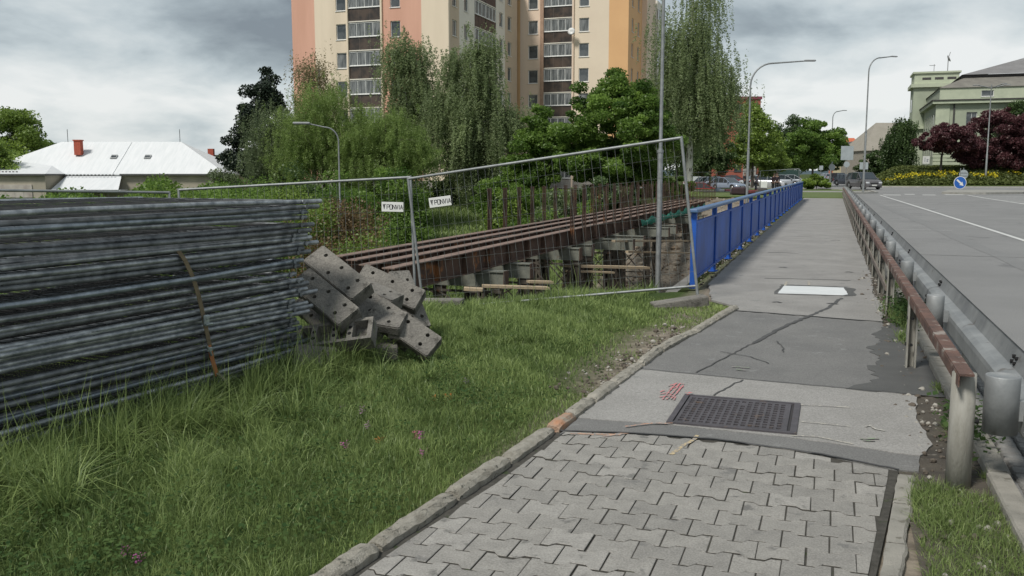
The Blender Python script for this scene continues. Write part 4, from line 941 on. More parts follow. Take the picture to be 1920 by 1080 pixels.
for a in ((822, 738, .05, org, 'larger orange dead leaf cluster in the grass'), (842, 735, .05, org, 'small orange dead leaf right of the larger cluster'), (714, 814, .05, org, 'orange dead leaf between the purple flowers')): flower(*a, name='orange_leaf', s=.028)

# ------------------------------------------------------------------ trees and shrubs
bark = mat('bark', (.10, .085, .07), .95, (.055, .048, .04), 6, 0, .6, 30)
birchbark = mat('birch_bark', (.50, .49, .46), .85, (.12, .11, .10), 3, 0, .4, 20, ramp=(.52, .60), stretch=(1, 1, .5))
LM = dict(mid=leafmat('leaf_mid', (.070, .14, .028), (.28, .42, .09), .55, .03), dark=leafmat('leaf_dark', (.040, .075, .028), (.135, .205, .068), .4, .04), birch=leafmat('leaf_birch', (.17, .22, .11), (.40, .48, .24), .58, .02),
          bright=leafmat('leaf_bright', (.085, .15, .028), (.36, .48, .10), .5, .04), willow=leafmat('leaf_willow', (.14, .21, .055), (.38, .50, .16), .5, .03), pine=leafmat('needle', (.016, .026, .020), (.055, .075, .05), .15, .03),
          tan=leafmat('leaf_tan', (.17, .15, .08), (.38, .33, .18), .4, .03), purple=leafmat('leaf_purple', (.080, .030, .036), (.20, .085, .095), .4, .05), blue=leafmat('leaf_bluegreen', (.11, .15, .08), (.27, .33, .17), .5, .03), brown=leafmat('leaf_brown', (.10, .07, .035), (.28, .19, .10), .4, .03))
def tree(name, label, base, ells, leaf, n=14000, size=.2, clr=.12, nclump=150, droop=0., trunk=.2, seed=1, group=None, barkm=None, fork=.3, aspect=.6, cat='tree', limbs=14, lean=(0, 0), bias=.5, contrast=.32, xr=1.):
    """ells: crown lobes (right, up, half width, half height[, depth half]) in metres above base, in the facing plane"""
    r = np.random.default_rng(seed); base = Vector(base); o = thing(name, label, cat, base, 0, group)
    if droop or leaf == 'willow': n = int(n*2.4); size *= .84; nclump = int(nclump*1.25); clr *= .85
    E_ = [(e[0], (e[4] if len(e) > 5 else r.uniform(-.25, .25)*e[2]), e[1], e[2], e[2]*.9, e[3]) for e in ells]
    vol = np.array([(e[3]*e[4]*e[5])**.75 for e in E_]); pick = r.choice(len(E_), nclump, p=vol/vol.sum()); E_ = np.array(E_)
    n = int(n*1.5); size *= .84
    dv = r.normal(0, 1, (nclump, 3)); dv /= np.linalg.norm(dv, axis=1)[:, None]; rad = r.uniform(.04, 1, nclump)**bias
    e = E_[pick]; cc = e[:, :3]+dv*rad[:, None]*e[:, 3:]
    Hh = max(a[1]+a[3] for a in ells); cr_ = clr*Hh*r.uniform(.55, 1.35, nclump); cs = r.normal(0, .16, nclump)
    k = r.choice(nclump, n, p=(cr_**1.6)/(cr_**1.6).sum()); dd = r.normal(0, 1, (n, 3)); dd /= np.linalg.norm(dd, axis=1)[:, None]; q = r.uniform(0, 1, n)**.42
    off = dd*(q*cr_[k])[:, None]; off[:, 2] *= .62
    if droop:
        ns = nclump*16; s_of = r.integers(0, ns, n); sc_ = r.integers(0, nclump, ns); sa = r.normal(0, 1, (ns, 3))*cr_[sc_][:, None]*.62; t = r.uniform(0, 1, n)
        kk = sc_[s_of]; P = cc[kk]+sa[s_of]; out = cc[kk][:, :2]-0; nn = np.linalg.norm(out, axis=1)+.1
        P[:, 2] += droop*.35-t*droop*(.6+.8*((s_of*7919) % 100)/100.); P[:, :2] += out/nn[:, None]*(t*.25*droop)[:, None]*.5; P += r.normal(0, .06, (n, 3)); k = kk; off = P-cc[kk]
    else: P = cc[k]+off
    P = P[:, [0, 1, 2]]; sun_side = np.clip(off[:, 2]/(cr_[k]+.01), -1, 1)
    sh = .42+cs[k]*contrast/.16*.5+.10*r.normal(0, 1, n)
    rtv = np.array([CY, SY]); fwv = np.array([-SY, CY]); Wd = np.zeros_like(P); Wd[:, :2] = P[:, :1]*rtv+P[:, 1:2]*fwv; Wd[:, 2] = P[:, 2]
    V, Fq = leaf_quads(Wd, size*r.uniform(.6, 1.3, n), r, .2, aspect)
    npmesh('crown', V, Fq, LM[leaf], o, attr=np.repeat(np.clip(sh, 0, 1), 4))
    tb = MB(); rr = random.Random(seed); W3 = lambda p: RT*float(p[0])+FW*float(p[1])+UP*float(p[2])
    top = max(range(len(ells)), key=lambda i: ells[i][1]); tx = ells[top][0]; ht = ells[top][1]+ells[top][3]*.4
    ax = [Vector((0, 0, -.4)), Vector((lean[0]*.3+rr.uniform(-.1, .1)*trunk*3, 0, ht*.3)), Vector((tx*.6+rr.uniform(-.2, .2), 0, ht*.65)), Vector((tx, 0, ht))]
    tb.tube([W3(p) for p in ax], [trunk, trunk*.8, trunk*.5, trunk*.12], 9)
    for i in r.choice(nclump, min(limbs, nclump), replace=False):
        c = cc[i]; f = max(fork, min(.9, (c[2]/ht)*.62)); z0 = ht*f; a = ax[0].lerp(ax[3], f); a = Vector((ax[1].x+(ax[3].x-ax[1].x)*f, 0, z0)); b = Vector(c); mdl = a.lerp(b, .55)+Vector((0, 0, .08*Hh*(1 if not droop else 1.6)))
        tb.tube([W3(a), W3(mdl), W3(b)], [trunk*.36*(1-f*.5), trunk*.2, .015], 6, False)
    tb.build('trunk', barkm or bark, o); return o
def TP(kind, label, u, vtop, wpx, D_, zb, shape='round', **kw):
    """tree whose crown top is at vtop, crown width wpx, standing at distance D_ on ground z zb"""
    b = gp(u, D_, zb); mpp = D_/FOC; topz = at(u, vtop, D_).z; H_ = topz-zb; W = wpx*mpp/2
    sh = {'round': [(0, H_*.60, W, H_*.38), (-W*.45, H_*.5, W*.6, H_*.26), (W*.45, H_*.52, W*.6, H_*.25), (W*.05, H_*.82, W*.5, H_*.17)],
          'bush': [(0, H_*.5, W*.8, H_*.5), (-W*.5, H_*.38, W*.5, H_*.38), (W*.5, H_*.42, W*.5, H_*.4)],
          'cone': [(0, H_*.46, W, H_*.21), (0, H_*.62, W*.8, H_*.24), (0, H_*.81, W*.45, H_*.19)],
          'tall': [(0, H_*.35, W*.9, H_*.2), (-W*.15, H_*.55, W*.85, H_*.22), (W*.12, H_*.72, W*.7, H_*.2), (0, H_*.88, W*.42, H_*.13)],
          'slim': [(0, H_*.40, W*.8, H_*.22), (W*.1, H_*.62, W*.9, H_*.2), (-W*.25, H_*.84, W*.5, H_*.14), (W*.35, H_*.86, W*.45, H_*.12)]}[shape]
    nm = dict(pine='pine_tree', birch='birch_tree', bush='shrub').get(kw.pop('nm', ''), None) or kw.pop('name', None) or ('shrub' if shape == 'bush' else 'broadleaf_tree')
    cat = 'shrub' if shape == 'bush' else 'tree'
    kw.setdefault('trunk', max(.05, H_*.018)); kw.setdefault('clr', .10); kw.setdefault('size', max(.10, D_*.0034)); kw.setdefault('seed', int(u*3+vtop)); kw.setdefault('nclump', 120)
    kw['ells'] = sh if 'ells' not in kw else [(a*W, b_*H_, c*W, d_*H_) for a, b_, c, d_ in kw['ells']]
    return tree(nm, label, (b.x, b.y, zb), leaf=kind, cat=cat, **kw)
GB = 'trees around the apartment blocks'; GS = 'shrubs on the creek bank'
TP('pine', 'dark ragged pine leaning left against the sky, leftmost of the tall trees', 497, 132, 150, 66, -1.5, nm='pine', n=34000, size=.24, clr=.07, nclump=120, trunk=.22, group=GB, contrast=.2, bias=.6,
   ells=[(.16, .94, .20, .07), (.05, .84, .36, .06), (.30, .76, .40, .07), (-.10, .70, .46, .07), (-.36, .60, .40, .06), (.15, .58, .6, .09), (-.55, .50, .30, .05), (-.74, .40, .26, .05), (-.40, .38, .6, .07), (.2, .32, .8, .12)])
TP('tan', 'thin brownish birch before the salmon end of the apartment block', 590, 108, 80, 78, -.5, 'slim', nm='birch', n=7000, size=.22, droop=1.2, barkm=birchbark, group=GB)
TP('willow', 'feathery bright green tree with a rounded top in front of the apartment block', 610, 158, 196, 56, -1.2, 'round', n=44000, size=.15, aspect=.3, droop=.5, group=GB, nclump=200)
TP('blue', 'blue-green feathery tree between the pine and the bright one', 520, 192, 112, 58, -1.5, 'round', n=20000, size=.16, aspect=.35, droop=.9, group=GB)
TP('willow', 'low feathery tree right of the brightest one', 722, 204, 180, 55, -1.2, 'round', n=38000, size=.15, aspect=.3, droop=.4, group=GB, nclump=180, seed=77)
TP('birch', 'slim birch with two tips before the cream wall', 768, 78, 98, 66, -.6, 'slim', nm='birch', n=24000, size=.19, droop=1.2, barkm=birchbark, group=GB)
TP('birch', 'broad drooping birch covering the corner between the two apartment blocks', 890, 66, 172, 64, -.5, 'tall', nm='birch', n=44000, size=.18, droop=1.7, barkm=birchbark, group=GB, nclump=150, clr=.08, ells=[(0, .33, .92, .2), (-.4, .52, .62, .16), (.42, .58, .5, .14), (-.05, .72, .5, .16), (.10, .90, .22, .09), (-.5, .78, .24, .09), (.80, .46, .28, .11), (.35, .82, .2, .08)])
TP('mid', 'small dark maple between the birch and the large maple', 1008, 196, 118, 60, -.4, 'round', n=26000, size=.23, group=GB, ells=[(0, .45, 1, .33), (-.4, .35, .6, .25), (.25, .66, .6, .2), (-.2, .7, .5, .18), (.05, .86, .35, .13)])
TP('mid', 'large dense maple in front of the orange apartment block', 1152, 130, 232, 56, -.4, 'round', n=80000, size=.21, group=GB, nclump=330, clr=.07, contrast=.42, ells=[(0, .48, .95, .34), (-.5, .42, .52, .26), (.5, .44, .52, .28), (-.12, .76, .55, .2), (.22, .72, .55, .2), (.02, .9, .28, .10), (0, .28, .85, .2)])
TP('birch', 'tallest birch, its drooping crown cut by the top of the frame', 1292, -42, 172, 74, -.4, 'tall', nm='birch', n=42000, size=.20, droop=2.1, barkm=birchbark, group=GB, nclump=170, clr=.08,
   ells=[(0, .38, .95, .15), (-.5, .5, .5, .1), (.25, .52, .75, .14), (-.1, .68, .62, .13), (.15, .82, .5, .12), (.0, .94, .3, .08), (.55, .44, .42, .13)])
GR = 'trees beyond the bridge'
TP('bright', 'pointed linden behind the second street lamp', 1410, 192, 84, 96, -.2, 'cone', n=16000, size=.3, group=GR, seed=4)
TP('bright', 'lower bright linden right of the pointed one', 1448, 248, 66, 100, -.2, 'cone', n=9000, size=.3, group=GR)
TP('dark', 'dark conifer group tallest behind the lindens', 1484, 217, 52, 150, 0, 'tall', n=7000, size=.42, group=GR); TP('dark', 'left dark conifer behind the lindens', 1456, 232, 36, 150, 0, 'cone', n=4000, size=.42, group=GR)
TP('dark', 'thin dark treetop poking above the pointed linden', 1404, 182, 34, 140, 0, 'tall', n=3500, size=.4, group=GR)
TP('mid', 'round dense green tree at the far end of the footway', 1522, 220, 112, 112, -.1, 'round', n=22000, size=.36, group=GR, contrast=.25)
TP('dark', 'low dark tree right behind the round green tree', 1556, 262, 46, 150, 0, 'round', n=6000, size=.45, group=GR)
TP('dark', 'dark green tree left of the copper-leaved ones', 1684, 226, 62, 140, .5, 'tall', n=14000, size=.36, droop=1.5, group=GR)
TP('dark', 'dark hedge-like tree below the grey-roofed house', 1636, 284, 70, 150, .3, 'bush', n=8000, size=.4, group=GR)
TP('purple', 'smaller copper-leaved tree with a bare trunk on the flower bank', 1764, 226, 118, 122, 2.0, 'round', n=18000, size=.36, group='copper-leaved trees', contrast=.25, trunk=.16,
   ells=[(0, .62, .9, .26), (-.35, .55, .6, .2), (.4, .5, .6, .2), (.1, .8, .5, .17)])
TP('purple', 'large copper-leaved tree behind the three-armed lamp', 1866, 204, 170, 124, 2.2, 'round', n=30000, size=.36, group='copper-leaved trees', contrast=.25, nclump=200,
   ells=[(0, .50, .95, .42), (-.5, .32, .6, .3), (.5, .34, .6, .32), (.05, .82, .6, .17), (0, .2, .9, .2)])
TP('purple', 'copper-leaved tree cut by the right edge of the frame', 1952, 222, 110, 120, 2.2, 'round', n=9000, size=.4, group='copper-leaved trees', contrast=.25)
TP('dark', 'dark green treetop behind the large copper-leaved tree', 1902, 190, 90, 136, 2.2, 'round', n=10000, size=.4, group=GR)
TP('bright', 'light green tree at the left edge of the frame', 28, 200, 180, 88, -2.5, 'round', n=22000, size=.3, group='trees beside the white-roofed house', contrast=.25)
TP('bright', 'lower green tree under the light one at the left edge', -10, 262, 110, 80, -2.5, 'round', n=9000, size=.28, group='trees beside the white-roofed house')
TP('mid', 'dark tree between the white-roofed house and the light green tree', 88, 262, 70, 104, -2.5, 'round', n=7000, size=.32, group='trees beside the white-roofed house')
TP('blue', 'small tree hiding the right end of the white-roofed house', 425, 290, 60, 74, -2, 'bush', n=6000, size=.22, group=GB)
TP('dark', 'dark trees filling the gap under the tallest birch', 1330, 232, 84, 92, -.4, 'round', n=12000, size=.28, group=GB); TP('dark', 'dark tree left of the lindens', 1268, 190, 70, 84, -.4, 'round', n=9000, size=.26, group=GB)
S_ = [(350, 330, 120, 34, 'bright', 'bright bushy shrub just above the fence rail at the left'), (300, 352, 90, 30, 'bright', 'low bright shrub directly behind the stack of panels'), (445, 322, 120, 36, 'mid', 'mid green shrub left of the small pale lamp'), (520, 300, 110, 38, 'bright', 'tall bright shrub beside the small pale lamp'),
      (575, 340, 100, 30, 'bright', 'bright shrub right behind the tube ends'), (650, 372, 90, 31, 'brown', 'brownish shrub just right of the small pale lamp'), (600, 385, 100, 28, 'brown', 'brownish shrub under the small pale lamp'), (700, 392, 100, 29, 'brown', 'reddish brown shrub behind the left name plate'),
      (680, 430, 110, 26, 'bright', 'low bright shrub just above the rusty girders'), (740, 385, 110, 33, 'mid', 'green shrub under the left name plate'), (640, 318, 100, 44, 'mid', 'tall shrub behind the small pale lamp'), (560, 300, 100, 46, 'dark', 'shaded shrub at the foot of the feathery trees'),
      (730, 312, 130, 50, 'mid', 'dense shrub at the foot of the low feathery tree'), (480, 352, 130, 28, 'mid', 'mid green shrub above the right end of the stack'), (400, 356, 120, 28, 'mid', 'green shrub above the middle of the stack'), (655, 455, 80, 22, 'mid', 'small shrub just behind the girder ends'),
      (935, 322, 80, 58, 'mid', 'shrub at the foot of the broad birch'), (985, 330, 130, 54, 'mid', 'leafy shrub behind the left rusty uprights'), (1060, 345, 120, 52, 'blue', 'paler shrub behind the middle rusty uprights'), (1130, 335, 120, 50, 'dark', 'dark shrub under the large maple'), (1205, 322, 110, 56, 'mid', 'shrub left of the near lamp pole'),
      (1255, 330, 80, 60, 'mid', 'shrub right of the near lamp pole'), (1010, 372, 110, 47, 'mid', 'low shrub on the far creek bank behind the girders'), (1100, 375, 120, 46, 'mid', 'low shrub on the far creek bank under the maple'), (950, 356, 70, 50, 'bright', 'bright low shrub beside the first rusty upright'),
      (835, 335, 40, 66, 'dark', 'dark shrub against the apartment block wall'), (1190, 375, 90, 50, 'dark', 'dark shrub low behind the rusty uprights'), (1312, 296, 90, 170, 'dark', 'shrub behind the parked white van'), (1368, 285, 90, 205, 'blue', 'grey-green shrub behind the tall white van'), (1440, 288, 80, 190, 'mid', 'green shrub behind the dark green van'), (1530, 326, 44, 88, 'bright', 'round clipped bush at the far end of the blue railing')]
for i, (u, vt, w, D_, k, lb) in enumerate(S_):
    p = gp(u, D_, 0); zb = gh(p.x, p.y); TP(k, lb, u, vt, w*1.15, D_, zb-.1, 'bush', n=int(5200+w*30), size=max(.075, D_*.0036), seed=300+i, group=GS if D_ < 70 else 'bushes beyond the bridge', trunk=.05, clr=.16, nclump=60, limbs=9, contrast=.4)
for i, (x0, x1, y0, y1, k) in enumerate(((-66, -27, 40, 62, 'mid'),)):
    r = np.random.default_rng(70); n = 60000; x = r.uniform(x0, x1, n); y = r.uniform(y0, y1, n); top = 2.0*vnoise(x, y, .45, 3)+.3; z = gz(x, y)+r.uniform(0, 1, n)**.5*top
    V, Fq = leaf_quads(np.stack([x, y, z], 1), r.uniform(.15, .4, n), r, .4, .6); tag(npmesh('undergrowth', V, Fq, LM[k], attr=np.repeat(np.clip(.4+r.normal(0, .15, n), 0, 1), 4)), kind='stuff')

# planted bank of the roundabout
def bank():
    r = np.random.default_rng(44); n = 70000; x = r.uniform(4.5, 46, n); y = 118+r.uniform(0, 1, n)**1.3*26+.35*(np.minimum(x, 60)-7)*.9; z = gz(x, y); ok = z > .12; x, y, z = x[ok], y[ok], z[ok]; n = len(x)
    P = np.stack([x, y, z+r.uniform(0, .35, n)], 1); V, Fq = leaf_quads(P, r.uniform(.2, .5, n), r, .6, .7)
    tag(npmesh('ground_cover', V, Fq, leafmat('leaf_cover', (.06, .080, .024), (.17, .20, .065), .3, .02), attr=np.repeat(np.clip(.35+.5*(vnoise(x, y, .5)-.5)+r.normal(0, .12, n), 0, 1), 4)), kind='stuff')
    def hit(u, v):
        for D_ in np.arange(96, 200, .5):
            c = at(u, v, float(D_))
            if c.z < gh(c.x, c.y)+.35: return c, float(D_)
        return at(u, v, 130), 130.
    P = []
    for (u, v, w, h) in ((1690, 334, 26, 4), (1668, 338, 14, 4), (1712, 329, 30, 5), (1738, 328, 26, 5), (1763, 330, 16, 3), (1788, 327, 12, 3), (1860, 328, 16, 4), (1853, 331, 22, 3), (1833, 329, 14, 3), (1905, 325, 12, 3), (1765, 326, 10, 3), (1787, 326, 14, 3)):
        c, D_ = hit(u, v); m = int(w*2.6); q = np.stack([r.normal(0, w*.36, m)*D_/FOC, r.normal(0, .6, m), np.zeros(m)], 1); q = np.array(c)+q[:, :1]*np.array(RT)+q[:, 1:2]*np.array(FW); q[:, 2] = gz(q[:, 0], q[:, 1])+r.uniform(.3, .62, m)+r.normal(0, .03, m); P.append(q)
    P = np.concatenate(P); V, Fq = leaf_quads(P, r.uniform(.18, .34, len(P)), r, .5, .8); tag(npmesh('yellow_blossom', V, Fq, leafmat('blossom_yellow', (.42, .36, .02), (.78, .66, .05), .3, .02), attr=np.repeat(r.uniform(0, 1, len(P)), 4)), kind='stuff')
bank()
#PART3
# ------------------------------------------------------------------ buildings
glass = mat('window_glass', (.045, .055, .06), .12, (.09, .10, .105), .9, 0, 0, spec=.8, ramp=(.45, .55)); curtain = mat('curtained_glass', (.21, .22, .22), .25, (.08, .088, .09), 1.6, 0, 0, spec=.7, ramp=(.42, .58), stretch=(3, 3, .4))
salmon = mat('plaster_salmon', (.68, .39, .29), .9, (.60, .335, .245), .6, 0, .1, 40, stretch=(1, 1, .12)); cream = mat('plaster_cream', (.74, .63, .49), .9, (.66, .56, .43), .6, 0, .1, 40, stretch=(1, 1, .12)); peach = mat('plaster_peach', (.78, .62, .49), .9, (.70, .55, .43), .6, 0, .1, 40, stretch=(1, 1, .12))
orange = mat('plaster_orange', (.72, .44, .22), .9, (.67, .40, .20), .3, 0, .1, 40); tan = mat('plaster_tan', (.58, .47, .35), .9, (.53, .43, .32), .3, 0, .1, 40); pale = mat('plaster_pale', (.76, .72, .63), .9, (.69, .65, .57), .3, 0, .1, 40)
parap = mat('brown_glass_panel', (.085, .06, .045), .3, (.035, .028, .024), 1.1, 0, 0, spec=.6, ramp=(.4, .6)); parap2 = mat('brown_ribbed_panel', (.10, .055, .04), .6, (.07, .04, .032), 2)
def face_axes(side): return ((1, 0, 0), (0, -1, 0)) if side == 'y' else ((0, 1, 0), (1, 0, 0))
WC = {}
def win_part(root, side, pos, z, w, h, off, m=None, dep=.10, mull=0, name='window'):
    """window of width w, height h centred at pos along the face, set back from the face plane off"""
    key = (side, round(w, 2), round(h, 2), mull, m.name if m else 'g', name); ax, nr = face_axes(side); ax = Vector(ax); nr = Vector(nr)
    loc = (ax*pos+UP*z+(Vector((0, off, 0)) if side == 'y' else Vector((off, 0, 0))))-nr*dep-root.location
    if key not in WC:
        f = MB(); t = .07; P = lambda a, b: (a, b)
        f.prism([(-w/2, -h/2), (w/2, -h/2), (w/2, h/2), (-w/2, h/2)], nr*.06, (0, 0, 0), ax, (0, 0, 1), holes=[[(-w/2+t, -h/2+t), (-w/2+t, h/2-t), (w/2-t, h/2-t), (w/2-t, -h/2+t)]])
        for i in range(1, mull+1): f.beam(ax*(-w/2+w*i/(mull+1))+UP*(-h/2)+nr*.03, ax*(-w/2+w*i/(mull+1))+UP*(h/2)+nr*.03, .06, .05)
        M3 = Matrix((ax, nr, UP)).transposed(); f.box(nr*(dep*.5+.02)+UP*(-h/2-.03), (w+.10, dep+.10, .05), M3)
        fo = f.build(name, white_p, root); g_ = MB(); g_.prism([(-w/2+.03, -h/2+.03), (w/2-.03, -h/2+.03), (w/2-.03, h/2-.03), (-w/2+.03, h/2-.03)], nr*.02, (0, 0, 0), ax, (0, 0, 1)); go = g_.build('pane', m or glass, fo); WC[key] = (fo, go); fo.location = loc
    else:
        a, b = WC[key]; fo = a.copy(); C.objects.link(fo); fo.parent = root; fo.location = loc; c = b.copy(); C.objects.link(c); c.parent = fo
    return fo
def wall_zone(root, side, a, b, off, z0, z1, m, wins=(), th=.28, name='wall', proud=0.):
    th += proud
    ax, nr = face_axes(side); org = Vector((0, off, 0)) if side == 'y' else Vector((off, 0, 0))
    holes = [[(c-w/2, z-h/2), (c-w/2, z+h/2), (c+w/2, z+h/2), (c+w/2, z-h/2)] for c, z, w, h in wins]
    return MB().prism([(a, z0), (b, z0), (b, z1), (a, z1)], -Vector(nr)*th, org, ax, (0, 0, 1), holes=holes).build(name, m, root, True)
FL = [15.35+2.75*k for k in (-5, -4, -3, -2, -1, 0, 1, 2)]
def apartment_block(label, x0, x1, y0, y1, front, side, H_, loc):
    root = thing('apartment_block', label, 'apartment block', loc)
    MB().box(((x0+x1)/2, (y0+y1)/2+.4, (H_-.2)/2-.5), (x1-x0-.7, y1-y0-.7, H_+.6)).build('core', mat('interior_dark', (.06, .055, .05), .9), root, True)
    for sd, zones, off in (('y', front, y0), ('x', side, x1)):
        for (a, b, m, wc, dz) in zones:
            o_ = off if not dz else off-(dz if sd == 'y' else -dz)
            if wc is None: wall_zone(root, sd, a, b, o_, -1.2, H_, m, proud=dz)
            elif wc[0] == 'w':
                wins = [(c, z, wc[2], wc[3]) for c in wc[1] for z in FL]; wall_zone(root, sd, a, b, o_, -1.2, H_, m, wins)
                for i, (c, z, w, h) in enumerate(wins): win_part(root, sd, c, z, w, h, o_, curtain if (i*7+int(c)) % 3 == 0 else glass, .16)
            elif wc[0] == 'l':    # a column of glazed loggias
                ax, nr = face_axes(sd); nr = Vector(nr); c = (a+b)/2; w = b-a
                if dz > .1: wall_zone(root, sd, a+.05, b-.05, o_-.12, -1.2, H_, m, proud=dz)
                for k, z in enumerate(FL):
                    win_part(root, sd, c, z+.12, w, 1.34, o_, curtain, .05, 3 if w > 3 else 2, name='loggia_glazing')
                    p = MB(); ps = (ax[0]*c, ax[1]*c); pc = Vector((ax[0]*c, ax[1]*c, z-1.22))+(Vector((0, o_, 0)) if sd == 'y' else Vector((o_, 0, 0)))-nr*.05
                    p.box(pc, (w if sd == 'y' else .06, .06 if sd == 'y' else w, 1.14)); 
                    for q in (-.5, -.17, .17, .5):
                        e = Vector(ax)*(w*q*.99); p.box(pc+e+nr*.035, (.03, .03, 1.14), mi=1)
                    p.build('loggia_parapet', [wc[1], mat('panel_frame', (.16, .13, .11), .6)], root, True)
                    s_ = MB(); s_.box(pc+UP*-.64+nr*.0, ((w if sd == 'y' else .25), (.25 if sd == 'y' else w), .10)); s_.build('floor_slab', pale, root, True)
    r = MB(); r.box(((x0+x1)/2, (y0+y1)/2, H_+.12), (x1-x0+.5, y1-y0+.5, .26)); r.build('roof', mat('roof_edge', (.42, .36, .28), .8), root, True)
    for sx in (0,):
        b = MB(); b.box(((x0+x1)/2, y0-.06, .1), (x1-x0+.1, .2, 1.6)); b.build('plinth', mat('plinth_grey', (.30, .28, .25), .9), root, True)
    return root
A = apartment_block('tall salmon and cream apartment block with brown glazed loggias, the nearer one', -51.7, -34.7, 80.6, 100.6,
    [(-51.7, -49.1, salmon, None, 0), (-49.1, -45.5, cream, ('w', [-46.15], 1.1, 1.5), 0), (-45.32, -41.78, cream, ('l', parap), 0), (-41.6, -37.5, salmon, ('w', [-40.25], 1.05, 1.5), 0), (-37.5, -34.7, cream, None, 0)],
    [(80.88, 83.2, tan, ('w', [82.05], 1.1, 1.5), 0), (83.2, 87.2, pale, ('w', [85.0], 1.1, 1.5), 0), (87.3, 90.2, pale, ('l', parap2), .02), (90.35, 93.2, pale, ('l', parap2), .02), (93.4, 96.2, pale, ('w', [95.0], 1.2, 1.5), 0), (96.2, 100.3, tan, ('w', [97.7], 1.2, 1.5), 0)], 22.5, (-43, 90, 0))
for (m, x) in ((cream, -45.41), (cream, -41.69)): MB().box((x, 80.62, 10.6), (.18, .4, 23.8)).build('loggia_pier', m, A, True)
Cb = apartment_block('orange and peach apartment block with dark glazed loggias, the farther one', -36.4, -22.0, 101.1, 121,
    [(-36.4, -34.6, orange, None, 0), (-34.6, -32.15, peach, ('w', [-33.05], 1.15, 1.5), 0), (-31.75, -28.4, peach, ('l', parap), 0), (-28.2, -24.2, mat('plaster_sand', (.76, .65, .51), .9, (.71, .60, .47), .3), ('w', [-27.05], 1.15, 1.5), 0), (-24.2, -22.0, orange, None, 0)],
    [(101.38, 104.2, orange, ('w', [103.3], .9, 1.5), 0), (104.2, 108.4, orange, ('w', [106.6], 1.0, 1.5), 0), (108.4, 113.6, peach, None, .6), (113.8, 118.6, pale, ('l', pale), .9), (118.7, 120.7, pale, None, .5)], 22.6, (-29, 111, 0))
MB().box((-31.95, 101.2, 10.6), (.40, .6, 23.8)).build('loggia_pier', mat('pier_brown', (.42, .28, .20), .9), Cb, True); MB().box((-28.3, 101.12, 10.6), (.20, .4, 23.8)).build('loggia_pier', peach, Cb, True)
ds = MB(); ds.lathe([(0, 0), (.2, .03), (.38, .10), (.42, .14), (.2, .07), (0, .04)], 18, (0, 0, 0), Matrix.Rotation(R(80), 3, 'X')); ds.tube([(0, 0, 0), (0, .5, 0)], .03, 6)
o = ds.build('satellite_dish', mat('dish_white', (.72, .72, .70), .5)); o.location = (-28.3, 100.4, 17.3); tag(o, 'round white satellite dish fixed beside a loggia of the orange block', 'satellite dish')

